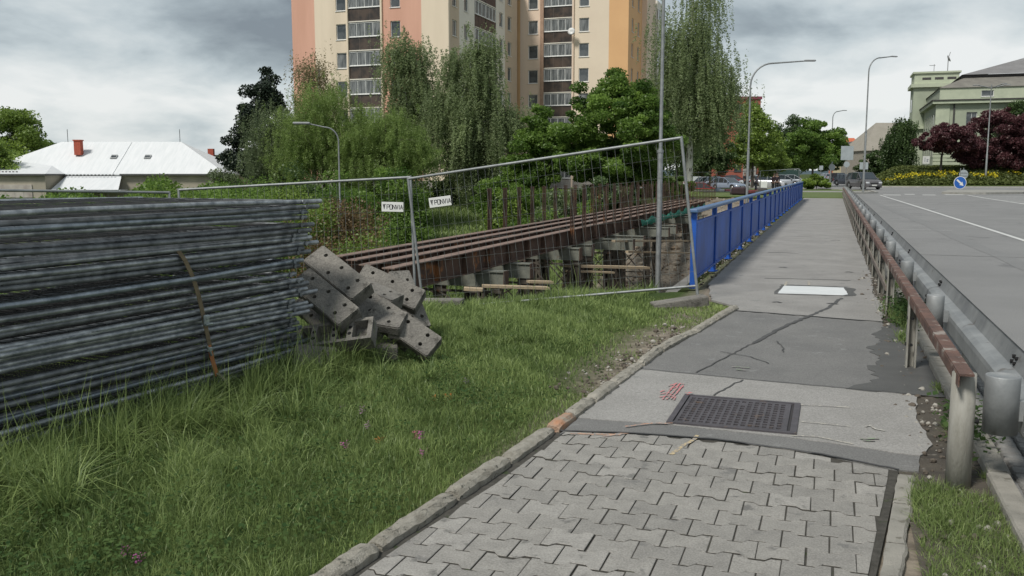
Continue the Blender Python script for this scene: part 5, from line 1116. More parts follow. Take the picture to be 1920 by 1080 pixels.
def hip_roof(mb, x0, x1, y0, y1, z0, z1, ra, rb_, ov=.35, th=.12, mi=0):
    a = [(x0-ov, y0-ov, z0), (x1+ov, y0-ov, z0), (x1+ov, y1+ov, z0), (x0-ov, y1+ov, z0)]; r = [(ra, (y0+y1)/2, z1), (rb_, (y0+y1)/2, z1)]
    mb.add(a+r, [(0, 1, 5, 4), (1, 2, 5), (2, 3, 4, 5), (3, 0, 4)], False, mi); mb.add(a+[(p[0], p[1], p[2]-th) for p in a], [(i+4, (i+1) % 4+4, (i+1) % 4, i) for i in range(4)]+[(7, 6, 5, 4)], False, mi)
def white_house():
    D_ = 85.; c = gp(228, D_, -2.5); o = thing('white_roofed_house', 'low house with a bright white metal roof and red chimney behind the stack', 'house', c, YAW)
    wroof = mat('white_sheet_roof', (.72, .73, .74), .55, (.64, .66, .67), .6, 0, .05, 20, stretch=(8, 1, 1)); wl = mat('house_wall', (.42, .38, .30), .9, (.34, .31, .25), .8, 0, .2, 20)
    Z = 4.05   # eaves height above ground
    w = MB(); w.box((0, 0, Z/2), (21.6, 8, Z)); w.box((-7.1, -5.2, Z/2), (7.9, 4.4, Z)); w.build('wall', wl, o)
    r = MB(); hip_roof(r, -11, 11, -4, 4, Z, Z+2.95, -5.2, 5.9); 
    # front wing
    r.add([(-11.35, -7.7, Z+.01), (-2.95, -7.7, Z+.01), (-2.95, -3.5, Z+.01), (-4.6, -3.2, Z+.75), (-9.0, -2.3, Z+1.35)], [(0, 1, 3, 4), (1, 2, 3)], False); r.box((-7.15, -7.7, Z-.06), (8.4, .06, .14), mi=1); r.box((-2.95, -5.7, Z-.06), (.06, 4.0, .14), mi=1)
    r.box((6.6, -4.36, Z-.06), (9.4, .06, .14), mi=1)
    r.prism([(-2.9, -4.0), (2.4, -4.0), (3.0, -7.0), (-2.9, -7.0)], (0, 0, .08), (0, 0, 2.6)); 
    r.add([(-2.9, -3.9, Z-.05), (1.9, -3.9, Z-.05), (2.9, -7.1, 2.7), (-2.9, -7.1, 2.7)], [(3, 2, 1, 0)], False)
    for x_ in np.arange(-10.3, -5.6, .3): r.box((x_, -6.9, Z+.18), (.12, .12, .10), mi=1)
    for x_ in np.arange(-2.7, 1.6, .32): r.box((x_, -4.6, Z-.10), (.12, .12, .10), mi=1)
    for x_ in np.arange(2.0, 5.3, .32): r.box((x_, -3.7, Z+.28), (.12, .12, .10), mi=1)
    r.beam((1.3, -4.4, Z+.0), (1.35, -.1, Z+2.92), .05, .04)
    r.build('roof', [wroof, mat('dark_trim', (.10, .10, .10), .7)], o)
    m = MB(); m.box((-2.75, -1.9, Z+2.35), (.60, .55, 1.3)); m.box((-2.75, -1.9, Z+3.02), (.72, .66, .10)); m.build('chimney', mat('red_brick', (.42, .09, .05), .9, (.32, .07, .045), 8, 0, .3, 30), o)
    for x_ in (.55, 3.6):
        m = MB(); M = Matrix.Rotation(R(36), 3, 'X'); m.box((x_, -2.2, Z+1.55), (.55, .55, .07), M); m.box((x_, -2.26, Z+1.58), (.40, .22, .04), M, mi=1); m.build('skylight', [mat('skylight_frame', (.34, .35, .35), .6), glass], o)
    for x_ in (-4.6, 5.8): MB().tube([(x_, 0, Z+2.9), (x_, 0, Z+4.1)], .03, 5).build('lightning_rod', galv_dark, o)
    MB().box((-9.55, -7.45, 2.6), (.95, .1, 1.0)).build('shutter', white_p, o); MB().box((-6.4, -7.43, 2.6), (4.2, .08, 1.1)).build('curtain', mat('window_cloth', (.50, .47, .42), .8, (.32, .28, .25), 1.2), o); MB().box((4.9, -4.03, 2.9), (1.3, .08, 1.1)).build('window', glass, o)
    b = gp(402, 100, -2.4); q = thing('dark_roofed_house', 'brown roofed house with a small red chimney peeping over the white roof', 'house', b, YAW)
    m = MB(); hip_roof(m, -3.2, 3.2, -3, 3, 4.2, 6.0, -1.2, .8); m.build('roof', mat('brown_roof', (.13, .10, .085), .9, (.09, .07, .06), 3), q); MB().box((0, 0, 2.1), (6, 5.6, 4.2)).build('wall', wl, q); MB().box((.1, -.6, 6.0), (.6, .5, 1.3)).build('chimney', MATS['red_brick'], q)
white_house()
def green_hall():
    gr = mat('pale_green_plaster', (.37, .41, .31), .9, (.32, .355, .27), .5, 0, .15, 12); lg = mat('light_green_trim', (.47, .51, .38), .85, (.40, .44, .33), .8, 0, .2, 10); gy = mat('slate_roof', (.22, .215, .215), .85, (.17, .165, .165), .5, 0, .3, 6); dk = mat('dark_gutter', (.06, .055, .055), .7)
    o = thing('green_hall', 'large pale green historic building with a flat-topped corner tower and grey roof', 'building', (24, 165, 2.0)); X0, Y0, Z0 = 14.6, 156.0, 1.5
    def B(nm, x0, x1, y0, y1, z0, z1, m): MB().box(((x0+x1)/2, (y0+y1)/2, (z0+z1)/2), (x1-x0, y1-y0, z1-z0)).build(nm, m, o, True)
    WY = [(x_, 9.6, 1.5, 2.6) for x_ in np.arange(19.5, 56, 4.6)]+[(x_, 5.0, 1.5, 2.4) for x_ in np.arange(19.5, 56, 4.6)]
    wall_zone(o, 'y', X0, 58, Y0, Z0, 12.2, gr, WY, .4); [win_part(o, 'y', c, z, w, h, Y0, glass, .25, 1) for c, z, w, h in WY]
    B('wall', X0, 58, Y0+.4, 180, Z0, 12.2, gr)
    wl_ = MB()
    for (c, z) in [(y_, z_) for y_ in (159.5, 163, 166.5, 170, 173.5) for z_ in (9.8, 5.2)]:
        m = MB(); m.box((X0-.03, c, z), (.08, 1.3, 2.2)); fo = m.build('window', mat('window_surround', (.50, .52, .44), .8), o, True); q = MB(); q.box((X0-.08, c, z), (.06, 1.0, 1.9)); q.build('pane', glass, None).parent = fo; fo.children[0].location = -o.location
    B('cornice', X0-.7, 58, Y0-.7, 180, 12.2, 12.65, lg); B('gutter', X0-.85, 58, Y0-.85, 180, 12.65, 12.8, dk)
    AT = [(x_, 13.65, 1.7, .9) for x_ in np.arange(21.5, 56, 6.6)]; wall_zone(o, 'y', X0+.3, 58, Y0+.2, 12.8, 14.6, lg, AT, .3, 'attic_wall'); [win_part(o, 'y', c, z, w, h, Y0+.2, glass, .15) for c, z, w, h in AT]; B('attic_wall', X0+.3, 58, Y0+.5, 180, 12.8, 14.6, gr)
    r = MB(); r.add([(X0+.1, Y0, 14.6), (58, Y0, 14.6), (58, Y0+4.5, 16.6), (X0+4.5, Y0+4.5, 16.6), (X0+.1, 182, 14.6), (X0+4.5, 182, 16.6)], [(0, 1, 2, 3), (4, 0, 3, 5)]); r.build('lower_roof', mat('weathered_roof', (.20, .19, .165), .9, (.15, .14, .125), .8), o, True)
    B('gutter', X0+4.0, 58, Y0+4.0, 181, 16.5, 16.85, dk)
    r = MB(); r.add([(X0+3.6, Y0+3.6, 16.85), (58, Y0+3.6, 16.85), (58, Y0+15, 20.6), (X0+15, Y0+15, 20.6), (X0+3.6, 184, 16.85), (X0+15, 184, 20.6)], [(0, 1, 2, 3), (4, 0, 3, 5)]); r.build('upper_roof', gy, o, True)
    for x_, h in ((36.5, 1.1), (43, 2.2)): B('vent_pipe', x_, x_+.35, Y0+15, Y0+15.35, 20.4, 20.6+h, dk)
    B('pilaster', X0-.15, X0+1.8, Y0-.15, Y0+.5, Z0, 12.2, lg); B('drainpipe', X0+2.3, X0+2.5, Y0-.2, Y0, Z0, 12.2, dk)
    for x_ in (22.0, 31.0):
        m = MB(); P = [Vector((x_+2.6*math.cos(t), Y0-.12, 8.9+1.5*math.sin(t))) for t in np.linspace(.2, math.pi-.2, 12)]; m.tube(P, .16, 6); m.box((x_, Y0-.12, 10.5), (1.2, .2, .8), None, .1); m.build('arch_relief', lg, o, True)
    for z_ in np.arange(Z0+.3, 6.5, .55): B('rustication', X0-.22, X0+3.6, Y0-.22, Y0+.1, z_, z_+.42, lg)
    # tower
    tx0, tx1, ty0, ty1 = 12.7, 19.9, 177.5, 184.5
    B('tower', tx0, tx1, ty0, ty1, Z0, 17.2, gr); B('tower_cornice', tx0-.5, tx1+.5, ty0-.5, ty1+.5, 16.6, 17.2+.02, lg); B('tower_parapet', tx0+.02, tx1-.02, ty0+.02, ty1-.02, 17.22, 19.0, lg); B('parapet_cap', tx0-.25, tx1+.25, ty0-.25, ty1+.25, 19.0, 19.3, lg); B('tower_cornice', tx0-.5, tx1+.4, ty0-.5, ty1+.4, 9.4, 9.9, lg)
    for i in range(3): B('parapet_slot', tx0+1.3+i*2.0, tx0+2.7+i*2.0, ty0-.02, ty0+.3, 17.9, 18.3, dk)
    for i in range(2): B('tower_window', tx0+1.8+i*2.6, tx0+2.7+i*2.6, ty0-.04, ty0+.3, 13.4, 13.7, mat('slit_shadow', (.30, .34, .24), .9))
    for zz in (13.5, 6.5): B('tower_window', tx0-.04, tx0+.3, ty0+2.5, ty0+4.5, zz-1, zz+1.2, glass)
    m = MB(); m.tube([(18.2, 180, 19.2), (18.2, 180, 22.0)], .07, 6); m.lathe([(0, 0), (.5, .1), (.62, .25), (0, .1)], 12, (18.1, 179.8, 21.6), Matrix.Rotation(R(65), 3, 'Y')); m.tube([(18.2, 180, 21.8), (18.5, 180, 22.8)], .05, 5); m.build('antenna', mat('antenna_grey', (.25, .25, .26), .6), o, True)
    m = MB(); m.tube([(16, 180, 19.2), (16, 180, 20.8)], .05, 5); m.tube([(15.2, 180, 20.6), (16.2, 180, 20.6)], .05, 5); m.build('aerial', MATS['antenna_grey'], o, True)
    return o
green_hall()
def far_house(label, u, D_, zb, W, Dp, H_, rh, wallm, roofm, rz=YAW, gable=True, name='town_house'):
    b = gp(u, D_, zb); o = thing(name, label, 'house', b, rz); MB().box((0, 0, H_/2), (W, Dp, H_)).build('wall', wallm, o); m = MB()
    if gable:
        m.add([(-W/2-.4, -Dp/2-.3, H_), (-W/2-.4, Dp/2+.3, H_), (0, -Dp/2-.3, H_+rh), (0, Dp/2+.3, H_+rh), (W/2+.4, -Dp/2-.3, H_), (W/2+.4, Dp/2+.3, H_)], [(0, 2, 3, 1), (2, 4, 5, 3)]); g_ = MB(); g_.add([(-W/2, -Dp/2+.01, H_), (W/2, -Dp/2+.01, H_), (0, -Dp/2+.01, H_+rh-.2)], [(0, 1, 2)]); g_.build('gable', wallm, o)
    else: hip_roof(m, -W/2, W/2, -Dp/2, Dp/2, H_, H_+rh, -W*.15, W*.3)
    m.build('roof', roofm, o)
    for i in range(3): q = MB(); q.box((-W*.3+i*W*.3, -Dp/2-.03, H_*.62), (W*.1, .08, 1.4)); q.build('window', glass, o)
    return o
redroof = mat('orange_tiles', (.55, .15, .07), .9, (.45, .12, .06), 2)
far_house('small house with bright orange roof blocks at the end of the street', 1584, 260, 0, 7, 7, 9.0, 2.6, redroof, redroof, gable=False); far_house('yellow gabled house behind the blank road sign', 1598, 235, 0, 7.5, 8, 6.4, 3.4, mat('yellow_wall', (.60, .52, .33), .9), mat('dark_tiles', (.10, .09, .09), .9))
far_house('house with a broad grey-beige roof left of the green hall', 1655, 215, 0, 15, 14, 6.8, 6.6, mat('beige_roof_wall', (.33, .30, .25), .9), mat('beige_roof', (.30, .275, .235), .9, (.26, .24, .20), .8), gable=False)
rb_ = thing('red_block', 'brick red apartment block glimpsed between the birch and the linden', 'apartment block', gp(1362, 175, 0), YAW)
m = MB(); m.box((0, 0, 7.6), (9, 12, 15.2)); m.build('wall', mat('brick_red_plaster', (.42, .13, .09), .9, (.36, .11, .08), .4), rb_); m = MB(); m.box((2.8, -6.1, 6.2), (2.4, .3, 12)); m.build('wall', mat('grey_strip', (.42, .40, .38), .9), rb_); MB().box((0, 0, 15.4), (9.4, 12.4, .5)).build('roof', mat('plum_edge', (.25, .06, .09), .8), rb_)
for zz in (2.5, 5.3, 8.1, 10.9, 13.5):
    for xx in (-2.4, .6): q = MB(); q.box((xx, -6.03, zz), (1.3, .08, 1.4)); q.build('window', glass, rb_)

# ------------------------------------------------------------------ vehicles
tyre = mat('tyre', (.02, .02, .02), .85); rim_m = mat('alloy', (.40, .41, .42), .35, metal=.7); dark_pl = mat('dark_trim_plastic', (.025, .025, .027), .6); lens = mat('headlight', (.62, .64, .66), .15, spec=.8); tail = mat('tail_light', (.30, .02, .02), .3); cglass = mat('car_glass', (.03, .04, .05), .08, spec=.9); plate_m = mat('number_plate', (.72, .72, .68), .5)
def car(label, loc, heading, col, kind='hatch', L_=4.2, W=1.76, H_=1.48, name='parked_car', cat='car', group=None):
    """heading: direction of the bonnet"""
    hd = Vector(heading); o = thing(name, label, cat, loc, math.atan2(hd.y, hd.x), group); pm_ = mat('paint_%d_%d_%d' % tuple(int(c*100) for c in col), col, .25, tuple(c*.92 for c in col), 1, .25, spec=.6); h = L_/2; gc = .18
    # profile stations (x, z top of lower body, half width)
    if kind == 'van': body = [(-h, .95, .92), (-h+.05, H_*.55, .98), (-h+1, H_*.55, 1), (h-1.3, H_*.52, 1), (h-.9, H_*.50, .99), (h-.25, H_*.40, .95), (h-.05, .75, .88), (h, .6, .84)]; cab = [(-h+.03, .96), (-h+.10, 1.), (h-1.75, 1.), (h-1.45, .96), (h-.75, .52)]
    elif kind == 'suv': body = [(-h, .70, .88), (-h+.06, .98, .95), (-h+.8, 1.02, 1), (h-1.5, 1.0, 1), (h-1.05, .99, .99), (h-.35, .92, .95), (h-.08, .75, .90), (h, .55, .86)]; cab = [(-h+.06, .63), (-h+.35, .97), (-h+1.2, 1.), (h-2.0, .99), (h-1.15, .61)]
    else: body = [(-h, .62, .88), (-h+.06, .86, .95), (-h+.8, .92, 1), (h-1.5, .90, 1), (h-1.1, .88, .99), (h-.35, .76, .95), (h-.06, .62, .90), (h, .48, .86)]; cab = [(-h+.10, .64), (-h+.55, .95), (-h+1.3, 1.), (h-2.1, .99), (h-1.15, .62)]
    def ztop(x): return float(np.interp(x, [b[0] for b in body], [b[1] for b in body]))
    def hw(x): return float(np.interp(x, [b[0] for b in body], [b[2] for b in body]))*W/2
    wx = (-h+.78, h-.82); wr = .33 if kind == 'hatch' else .36; m = MB()
    xs_ = sorted(set([b[0] for b in body]+[w_+d_ for w_ in wx for d_ in (-wr-.05, -wr*.7, -wr*.3, 0, wr*.3, wr*.7, wr+.05)])); V = []
    for x_ in xs_:
        zb = gc+(.06 if x_ in (-h, h) else 0)
        for w_ in wx:
            t = abs(x_-w_)/(wr+.05)
            if t < 1: zb = max(zb, (wr+.04)*math.sqrt(max(0, 1-t*t))+.33)
        zt = ztop(x_); w_ = hw(x_); zb = min(zb, zt-.08)
        V += [(x_, -w_*.96, zb), (x_, -w_, max(zb+.02, gc+(zt-gc)*.45)), (x_, -w_*.97, zt-.04), (x_, -w_*.86, zt), (x_, 0, zt+.02), (x_, w_*.86, zt), (x_, w_*.97, zt-.04), (x_, w_, max(zb+.02, gc+(zt-gc)*.45)), (x_, w_*.96, zb)]
    n = len(xs_); F = [(i*9+j, (i+1)*9+j, (i+1)*9+j+1, i*9+j+1) for i in range(n-1) for j in range(8)]+[tuple(range(9)), tuple(range((n-1)*9+8, (n-1)*9-1, -1))]
    m.add(V, F, True); m.box((0, 0, gc+.15), (L_-.5, W*.80, .2), mi=1)
    zr = H_; cw = W*.40
    cx = [c[0] for c in cab]; cz = [c[1]*H_ if kind == 'van' else c[1]*H_ for c in cab]; m2 = MB()
    V = [];
    for x_, z_ in zip(cx, cz):
        wb = W*.475; f = min(1, (z_-ztop(x_))/(H_-ztop(x_)+1e-3)); wt = wb-(wb-cw)*max(f, 0) if kind != 'van' else wb-.06*max(f, 0)
        V += [(x_, -wb, ztop(x_)-.03), (x_, -wt, z_-.03), (x_, -wt+.08, z_), (x_, wt-.08, z_), (x_, wt, z_-.03), (x_, wb, ztop(x_)-.03)]
    k = len(cx); gl_, rf = [], []
    for i in range(k-1):
        for j in range(5):
            q = (i*6+j, (i+1)*6+j, (i+1)*6+j+1, i*6+j+1); top = j in (1, 2, 3)
            isroof = top and (i not in (0, k-2)); sideglass = j in (0, 4)
            if kind == 'van': isg = (i == k-2) or (sideglass and i == k-3)
            else: isg = (top and i in (0, k-2)) or sideglass
            (gl_ if isg else rf).append(q)
    gg = MB(); gg.add(V, gl_); m.add(V, rf, False)
    if kind == 'van': m.add(V[:6], [tuple(range(6))])
    m.build('body', [pm_, dark_pl], o); gg.build('windows', cglass, o)
    pl = MB()
    if kind != 'van':
        for i in range(1, k-1):
            for j0, j1 in ((0, 1), (5, 4)): pl.beam(Vector(V[i*6+j0])*1.005, Vector(V[i*6+j1])*1.005, .07, .04, (1, 0, 0))
        for i in (0, k-2):
            for j in (1, 4): pl.beam(Vector(V[i*6+j]), Vector(V[i*6+6+j]), .06, .05)
        pl.build('pillars', pm_, o)
    for x_ in wx:
        for s in (-1, 1):
            t = MB(); M = Matrix.Rotation(R(90), 3, 'X'); t.lathe([(wr*.62, -.1), (wr*.95, -.11), (wr, -.08), (wr, .08), (wr*.95, .11), (wr*.62, .1)], 18, (x_, s*(W/2-.13), wr), M); w_ = t.build('wheel', tyre, o)
            r_ = MB(); r_.lathe([(0, -.09), (wr*.64, -.09), (wr*.64, .09), (0, .09)], 12, (x_, s*(W/2-.13), wr), M); q = r_.build('rim', rim_m, w_)
    zf = ztop(h-.1)
    for s in (-1, 1):
        m = MB(); m.box((h-.10, s*W*.35, zf-.10), (.18, .34, .17), None, .03); m.build('headlight', lens, o); m = MB(); m.box((-h+.02, s*W*.42, ztop(-h+.1)-.1), (.08, .16, .28)); m.build('tail_light', tail, o)
        m = MB(); m.box((h-1.35, s*(W/2+.08), ztop(h-1.4)+.06), (.12, .2, .13), None, .02); m.build('wing_mirror', pm_, o)
    m = MB(); m.box((h-.01, 0, zf-.16), (.06, W*.42, .12)); m.box((h+.005, 0, .30), (.06, W*.6, .14)); m.build('grille', dark_pl, o); m = MB(); m.box((h+.03, 0, .42), (.02, .5, .11)); m.build('number_plate', plate_m, o); m = MB(); m.box((-h-.01, 0, .62), (.02, .5, .11)); m.build('number_plate', plate_m, o)
    return o
def cg(u, D_, z=None):
    p = gp(u, D_, 0); return (p.x, p.y, gh(p.x, p.y)+.06 if z is None else z)
def dirv(r_, f_): return RT*r_+FW*f_
GP_ = 'cars parked beyond the bridge'
car('dark grey sport utility car turning at the roundabout, nearest car on the road', cg(1619, 91, .02), dirv(.08, -1), (.13, .125, .13), 'suv', 4.5, 1.82, 1.70, 'driving_car')
car('dark car close behind the sport utility car', cg(1590, 118, .02), dirv(.25, -.97), (.05, .055, .07), 'hatch', name='driving_car'); car('black car on the street beyond the crossing path', cg(1574, 160, .05), dirv(.15, -.98), (.02, .02, .025), 'suv', 4.4, 1.8, 1.65, 'driving_car')
car('dark red car far down the street', cg(1566, 215, .05), dirv(.1, 1), (.22, .02, .03), name='driving_car'); car('white car far down the street, left side', cg(1546, 230, .05), dirv(.1, 1), (.5, .52, .55), name='driving_car'); car('silver car far down the street at the trees', cg(1552, 205, .05), dirv(.1, 1), (.35, .37, .42), name='driving_car')
car('silver car parked at the foot of the flower bank', cg(1632, 150, .25), dirv(1, .15), (.35, .36, .37), group='cars by the flower bank'); car('dark car parked beside the silver one by the bank', cg(1652, 158, .3), dirv(1, .1), (.04, .05, .05), 'suv', group='cars by the flower bank')
car('tall white delivery van facing right behind the parked cars', cg(1373, 180, .0), dirv(1, -.15), (.62, .68, .66), 'van', 5.3, 2.0, 2.5, 'delivery_van', 'van'); car('small white van parked left of the row, above the red car', cg(1308, 142, -.75), dirv(1, -.1), (.62, .64, .64), 'van', 4.3, 1.8, 1.85, 'delivery_van', 'van')
car('bright red car parked just behind the rusty uprights', cg(1316, 92, -.75), dirv(1, .1), (.45, .02, .03), 'hatch', 4.1, 1.7, 1.42, group=GP_); car('silver blue estate car left of the lamp pole', cg(1350, 118, -.3), dirv(1, -.25), (.34, .40, .50), 'hatch', group=GP_); car('pale blue car before the silver blue estate', cg(1366, 104, -.35), dirv(.55, -.85), (.30, .36, .46), 'hatch', group=GP_)
car('dark red car below the tall white van', cg(1380, 130, -.1), dirv(1, -.2), (.20, .03, .035), 'hatch', group=GP_); car('grey car half hidden by the second lamp pole', cg(1424, 135, .0), dirv(-.9, -.4), (.22, .23, .25), 'hatch', group=GP_)
car('silver car parked behind the dark-clothed person', cg(1470, 118, -.05), dirv(1, -.3), (.42, .45, .50), 'hatch', 4.4, group=GP_); car('white car left of the dark-clothed person', cg(1441, 112, -.1), dirv(.9, -.5), (.55, .56, .58), 'hatch', group=GP_); car('white estate car parked left of the silver blue one', cg(1332, 126, -.35), dirv(.95, .2), (.60, .61, .62), 'hatch', group=GP_); car('white car seen just right of the second lamp pole', cg(1414, 124, -.1), dirv(-.95, -.3), (.58, .60, .61), 'hatch', group=GP_); car('pale silver car parked at the right end of the row near the railing end', cg(1489, 124, -.05), dirv(.95, -.3), (.50, .52, .55), 'hatch', group=GP_)
car('dark green van with a long roof behind the silver cars', cg(1466, 138, .1), dirv(-1, .05), (.02, .055, .045), 'van', 4.9, 1.9, 2.0, 'delivery_van', 'van')

# ------------------------------------------------------------------ people
def skinned(name, pts, edges, m, parent, sub=1):
    me = bpy.data.meshes.new(name); me.from_pydata([p[0] for p in pts], edges, []); o = bpy.data.objects.new(name, me); C.objects.link(o); me.materials.append(m); o.parent = parent
    sk = o.modifiers.new('skin', 'SKIN'); sk.use_smooth_shade = True
    d = me.skin_vertices[0].data if me.skin_vertices else None
    if d is None: me.skin_vertices.new() if hasattr(me.skin_vertices, 'new') else None; d = me.skin_vertices[0].data
    for i, p in enumerate(pts): d[i].radius = p[1] if isinstance(p[1], tuple) else (p[1], p[1])
    d[0].use_root = True; s = o.modifiers.new('sub', 'SUBSURF'); s.levels = sub; s.render_levels = sub; return o
skin_m = mat('skin', (.34, .21, .155), .7)
def person(label, loc, face, top, bot, hair=(.05, .035, .025), bend=0., step=.12, arm=.15):
    o = thing('person', label, 'person', loc, math.atan2(face.y, face.x)+math.pi/2); b = bend  # faces local -y
    T = lambda x, y, z: (x, y-(z-.95)*b if z > .95 else y, z-(abs(b)*.18 if z > 1.2 else 0))
    P = [(T(0, 0, .95), (.14, .10)), (T(0, 0, 1.15), (.13, .09)), (T(0, 0, 1.38), (.16, .10)), (T(0, 0, 1.50), .055), (T(0, -.02, 1.60), (.075, .09)), (T(0, -.02, 1.70), (.07, .085))]
    E_ = [(0, 1), (1, 2), (2, 3), (3, 4), (4, 5)]
    for s in (-1, 1):
        k = len(P); P += [(T(s*.17, 0, 1.40), .055), (T(s*.22, .02, 1.14), .042), (T(s*.22, -arm, .92), .03), (T(s*.21, -arm-.04, .82), .03), (T(s*.205, -arm-.06, .76), .014)]; E_ += [(2, k), (k, k+1), (k+1, k+2), (k+2, k+3), (k+3, k+4)]
        k = len(P); yy = s*step; P += [((s*.09, 0, .86), .085), ((s*.10, yy*.4, .48), .058), ((s*.10, yy, .09), .038), ((s*.10, yy-.15, .035), .035)]; E_ += [(0, k), (k, k+1), (k+1, k+2), (k+2, k+3)]
    skinned('body', P, E_, skin_m, o, 2); jm = mat('cloth%d%d%d' % tuple(int(c*200) for c in top), top, .9); tm = mat('cloth%d%d%d' % tuple(int(c*200) for c in bot), bot, .9)
    g_ = 1.16; J = [(P[0][0], (.165, .125)), (P[1][0], (.155, .115)), (P[2][0], (.185, .125))]; JE = [(0, 1), (1, 2)]
    for s, k in ((-1, 6), (1, 15)): q = len(J); J += [(P[k][0], .072), (P[k+1][0], .056), (P[k+2][0], .044)]; JE += [(2, q), (q, q+1), (q+1, q+2)]
    skinned('jacket', J, JE, jm, o, 2); Tn = [((0, 0, .96), (.155, .12))]; TE = []
    for s, k in ((-1, 11), (1, 20)): q = len(Tn); Tn += [(P[k][0], .098), (P[k+1][0], .072), ((P[k+2][0][0], P[k+2][0][1], .10), .055)]; TE += [(0, q), (q, q+1), (q+1, q+2)]
    skinned('trousers', Tn, TE, tm, o, 2); hp = P[5][0]
    h = MB(); h.lathe([(.088, -.03), (.092, .02), (.075, .07), (.03, .10), (0, .105)], 10, (hp[0], hp[1]+.02, hp[2]), None); h.build('hair', mat('hair%d' % int(hair[0]*500), hair, .8), o)
    f = MB()
    for s in (-1, 1): f.box((hp[0]+s*.03, hp[1]-.088, hp[2]-.05), (.02, .01, .012)); f.tube([(hp[0]+s*.08, hp[1], hp[2]-.03), (hp[0]+s*.085, hp[1], hp[2]-.09)], .014, 6)
    f.add([(hp[0]-.012, hp[1]-.085, hp[2]-.09), (hp[0]+.012, hp[1]-.085, hp[2]-.09), (hp[0], hp[1]-.11, hp[2]-.09), (hp[0], hp[1]-.088, hp[2]-.05)], [(0, 1, 2), (0, 2, 3), (2, 1, 3)]); f.box((hp[0], hp[1]-.085, hp[2]-.12), (.04, .01, .008)); f.build('face', mat('features', (.20, .09, .07), .7), o)
    return o
person('person in a dark jacket standing before the silver car, seen above the railing', cg(1456, 84, -.12), dirv(-.3, -1), (.03, .02, .03), (.03, .03, .04)); person('second dark-clothed person close to the one before the silver car', cg(1449, 85, -.12), dirv(.6, -1), (.045, .02, .035), (.03, .03, .03), bend=.2)
person('person in a pinkish grey top left of the white board', cg(1417, 78, -.15), dirv(.9, -.4), (.34, .28, .32), (.10, .10, .13), bend=.25); person('person in dark clothes right of the second lamp pole, in the background', cg(1411, 108, -.1), dirv(-.2, -1), (.05, .06, .05), (.04, .04, .05)); person('person in black left of the second lamp pole', cg(1396, 104, -.1), dirv(.5, -1), (.03, .03, .04), (.04, .04, .05))
def lump(label, nm, cat, u, D_, z, s, cols, n=7, seed=1):
    rr = random.Random(seed); p = gp(u, D_, z); o = thing(nm, label, cat, p, YAW); ms = [mat('stuff%d%d%d' % tuple(int(c*300) for c in q), q, .9) for q in cols]
    m = MB()
    for i in range(n):
        M = Matrix.Rotation(rr.uniform(-.6, .6), 3, 'Z') @ Matrix.Rotation(rr.uniform(-.3, .3), 3, 'X'); hh = rr.uniform(.25, .6)*s[2]; m.box((rr.uniform(-.5, .5)*s[0], rr.uniform(-.5, .5)*s[1], hh*.5+rr.uniform(0, .35)*s[2]), (rr.uniform(.25, .55)*s[0], rr.uniform(.3, .6)*s[1], hh), M, .06, mi=rr.randrange(len(ms)))
    m.build('load', ms, o); return o
lump('heap of pink and white bags on the grass below the pale blue car', 'bag_heap', 'bags', 1357, 80, -.35, (1.3, .8, .75), [(.45, .16, .17), (.60, .60, .60), (.30, .34, .42)], 9, 3); lump('dark heap of building material just behind the blue railing', 'material_heap', 'building material', 1402, 66, -.15, (2.4, 1.2, .8), [(.05, .03, .035), (.16, .04, .04), (.07, .065, .06)], 14, 5)
lump('small heap of blue and red bags left of the lamp pole', 'bag_heap', 'bags', 1384, 84, -.3, (1.2, .8, .8), [(.06, .08, .14), (.35, .10, .10), (.30, .28, .26)], 8, 6)
p = gp(1432, 72, 0); o = thing('white_board', 'white board standing upright on the grass behind the railing', 'board', (p.x, p.y, -.1), YAW); m = MB(); m.prism([(-.24, 0), (.20, 0), (.27, 1.0), (-.27, 1.0)], (0, .05, 0), (0, 0, .1), (1, 0, 0), (0, 0, 1)); m.box((-.15, .2, .3), (.04, .4, .04)); m.build('board', white_p, o)
p = gp(1273, 76, 0); o = thing('barrel', 'small blue and white barrel beside the leaning fence post in the distance', 'barrel', (p.x, p.y, -.75), 0); MB().lathe([(0, 0), (.28, 0), (.28, .5), (0, .5)], 12).build('base', white_p, o); MB().lathe([(0, .501), (.28, .501), (.25, .9), (0, .92)], 12).build('lid', mat('barrel_blue', (.07, .12, .25), .5), o)
# far fence panels
fz = [(1288, 80, 323), (1343, 78, 322), (1426, 77, 320), (1500, 76, 316)]
for i in range(3):
    a = gp(fz[i][0]+1, fz[i][1], 0); b = gp(fz[i+1][0]-1, fz[i+1][1], 0); zt = at(*((fz[i][0], fz[i][2], fz[i][1]))).z; zt2 = at(fz[i+1][0], fz[i+1][2], fz[i+1][1]).z
    o = thing('mesh_fence_panel', ['distant fence panel in front of the small white van', 'distant fence panel in front of the tall white van', 'distant fence panel in front of the dark green van'][i], 'fence panel', (0, 0, 0), 0, 'distant temporary fence panels'); L_ = (b-a).length
    fr, w = panel_meshes(L_, 2.0, .1, tube_r=.025, n=6, seed=i); fr.build('frame', galv_pole, o); w.build('wire_mesh', wire_m, o); orient(o, (a.x, a.y, zt-2.0), (b.x, b.y, zt2-2.0))

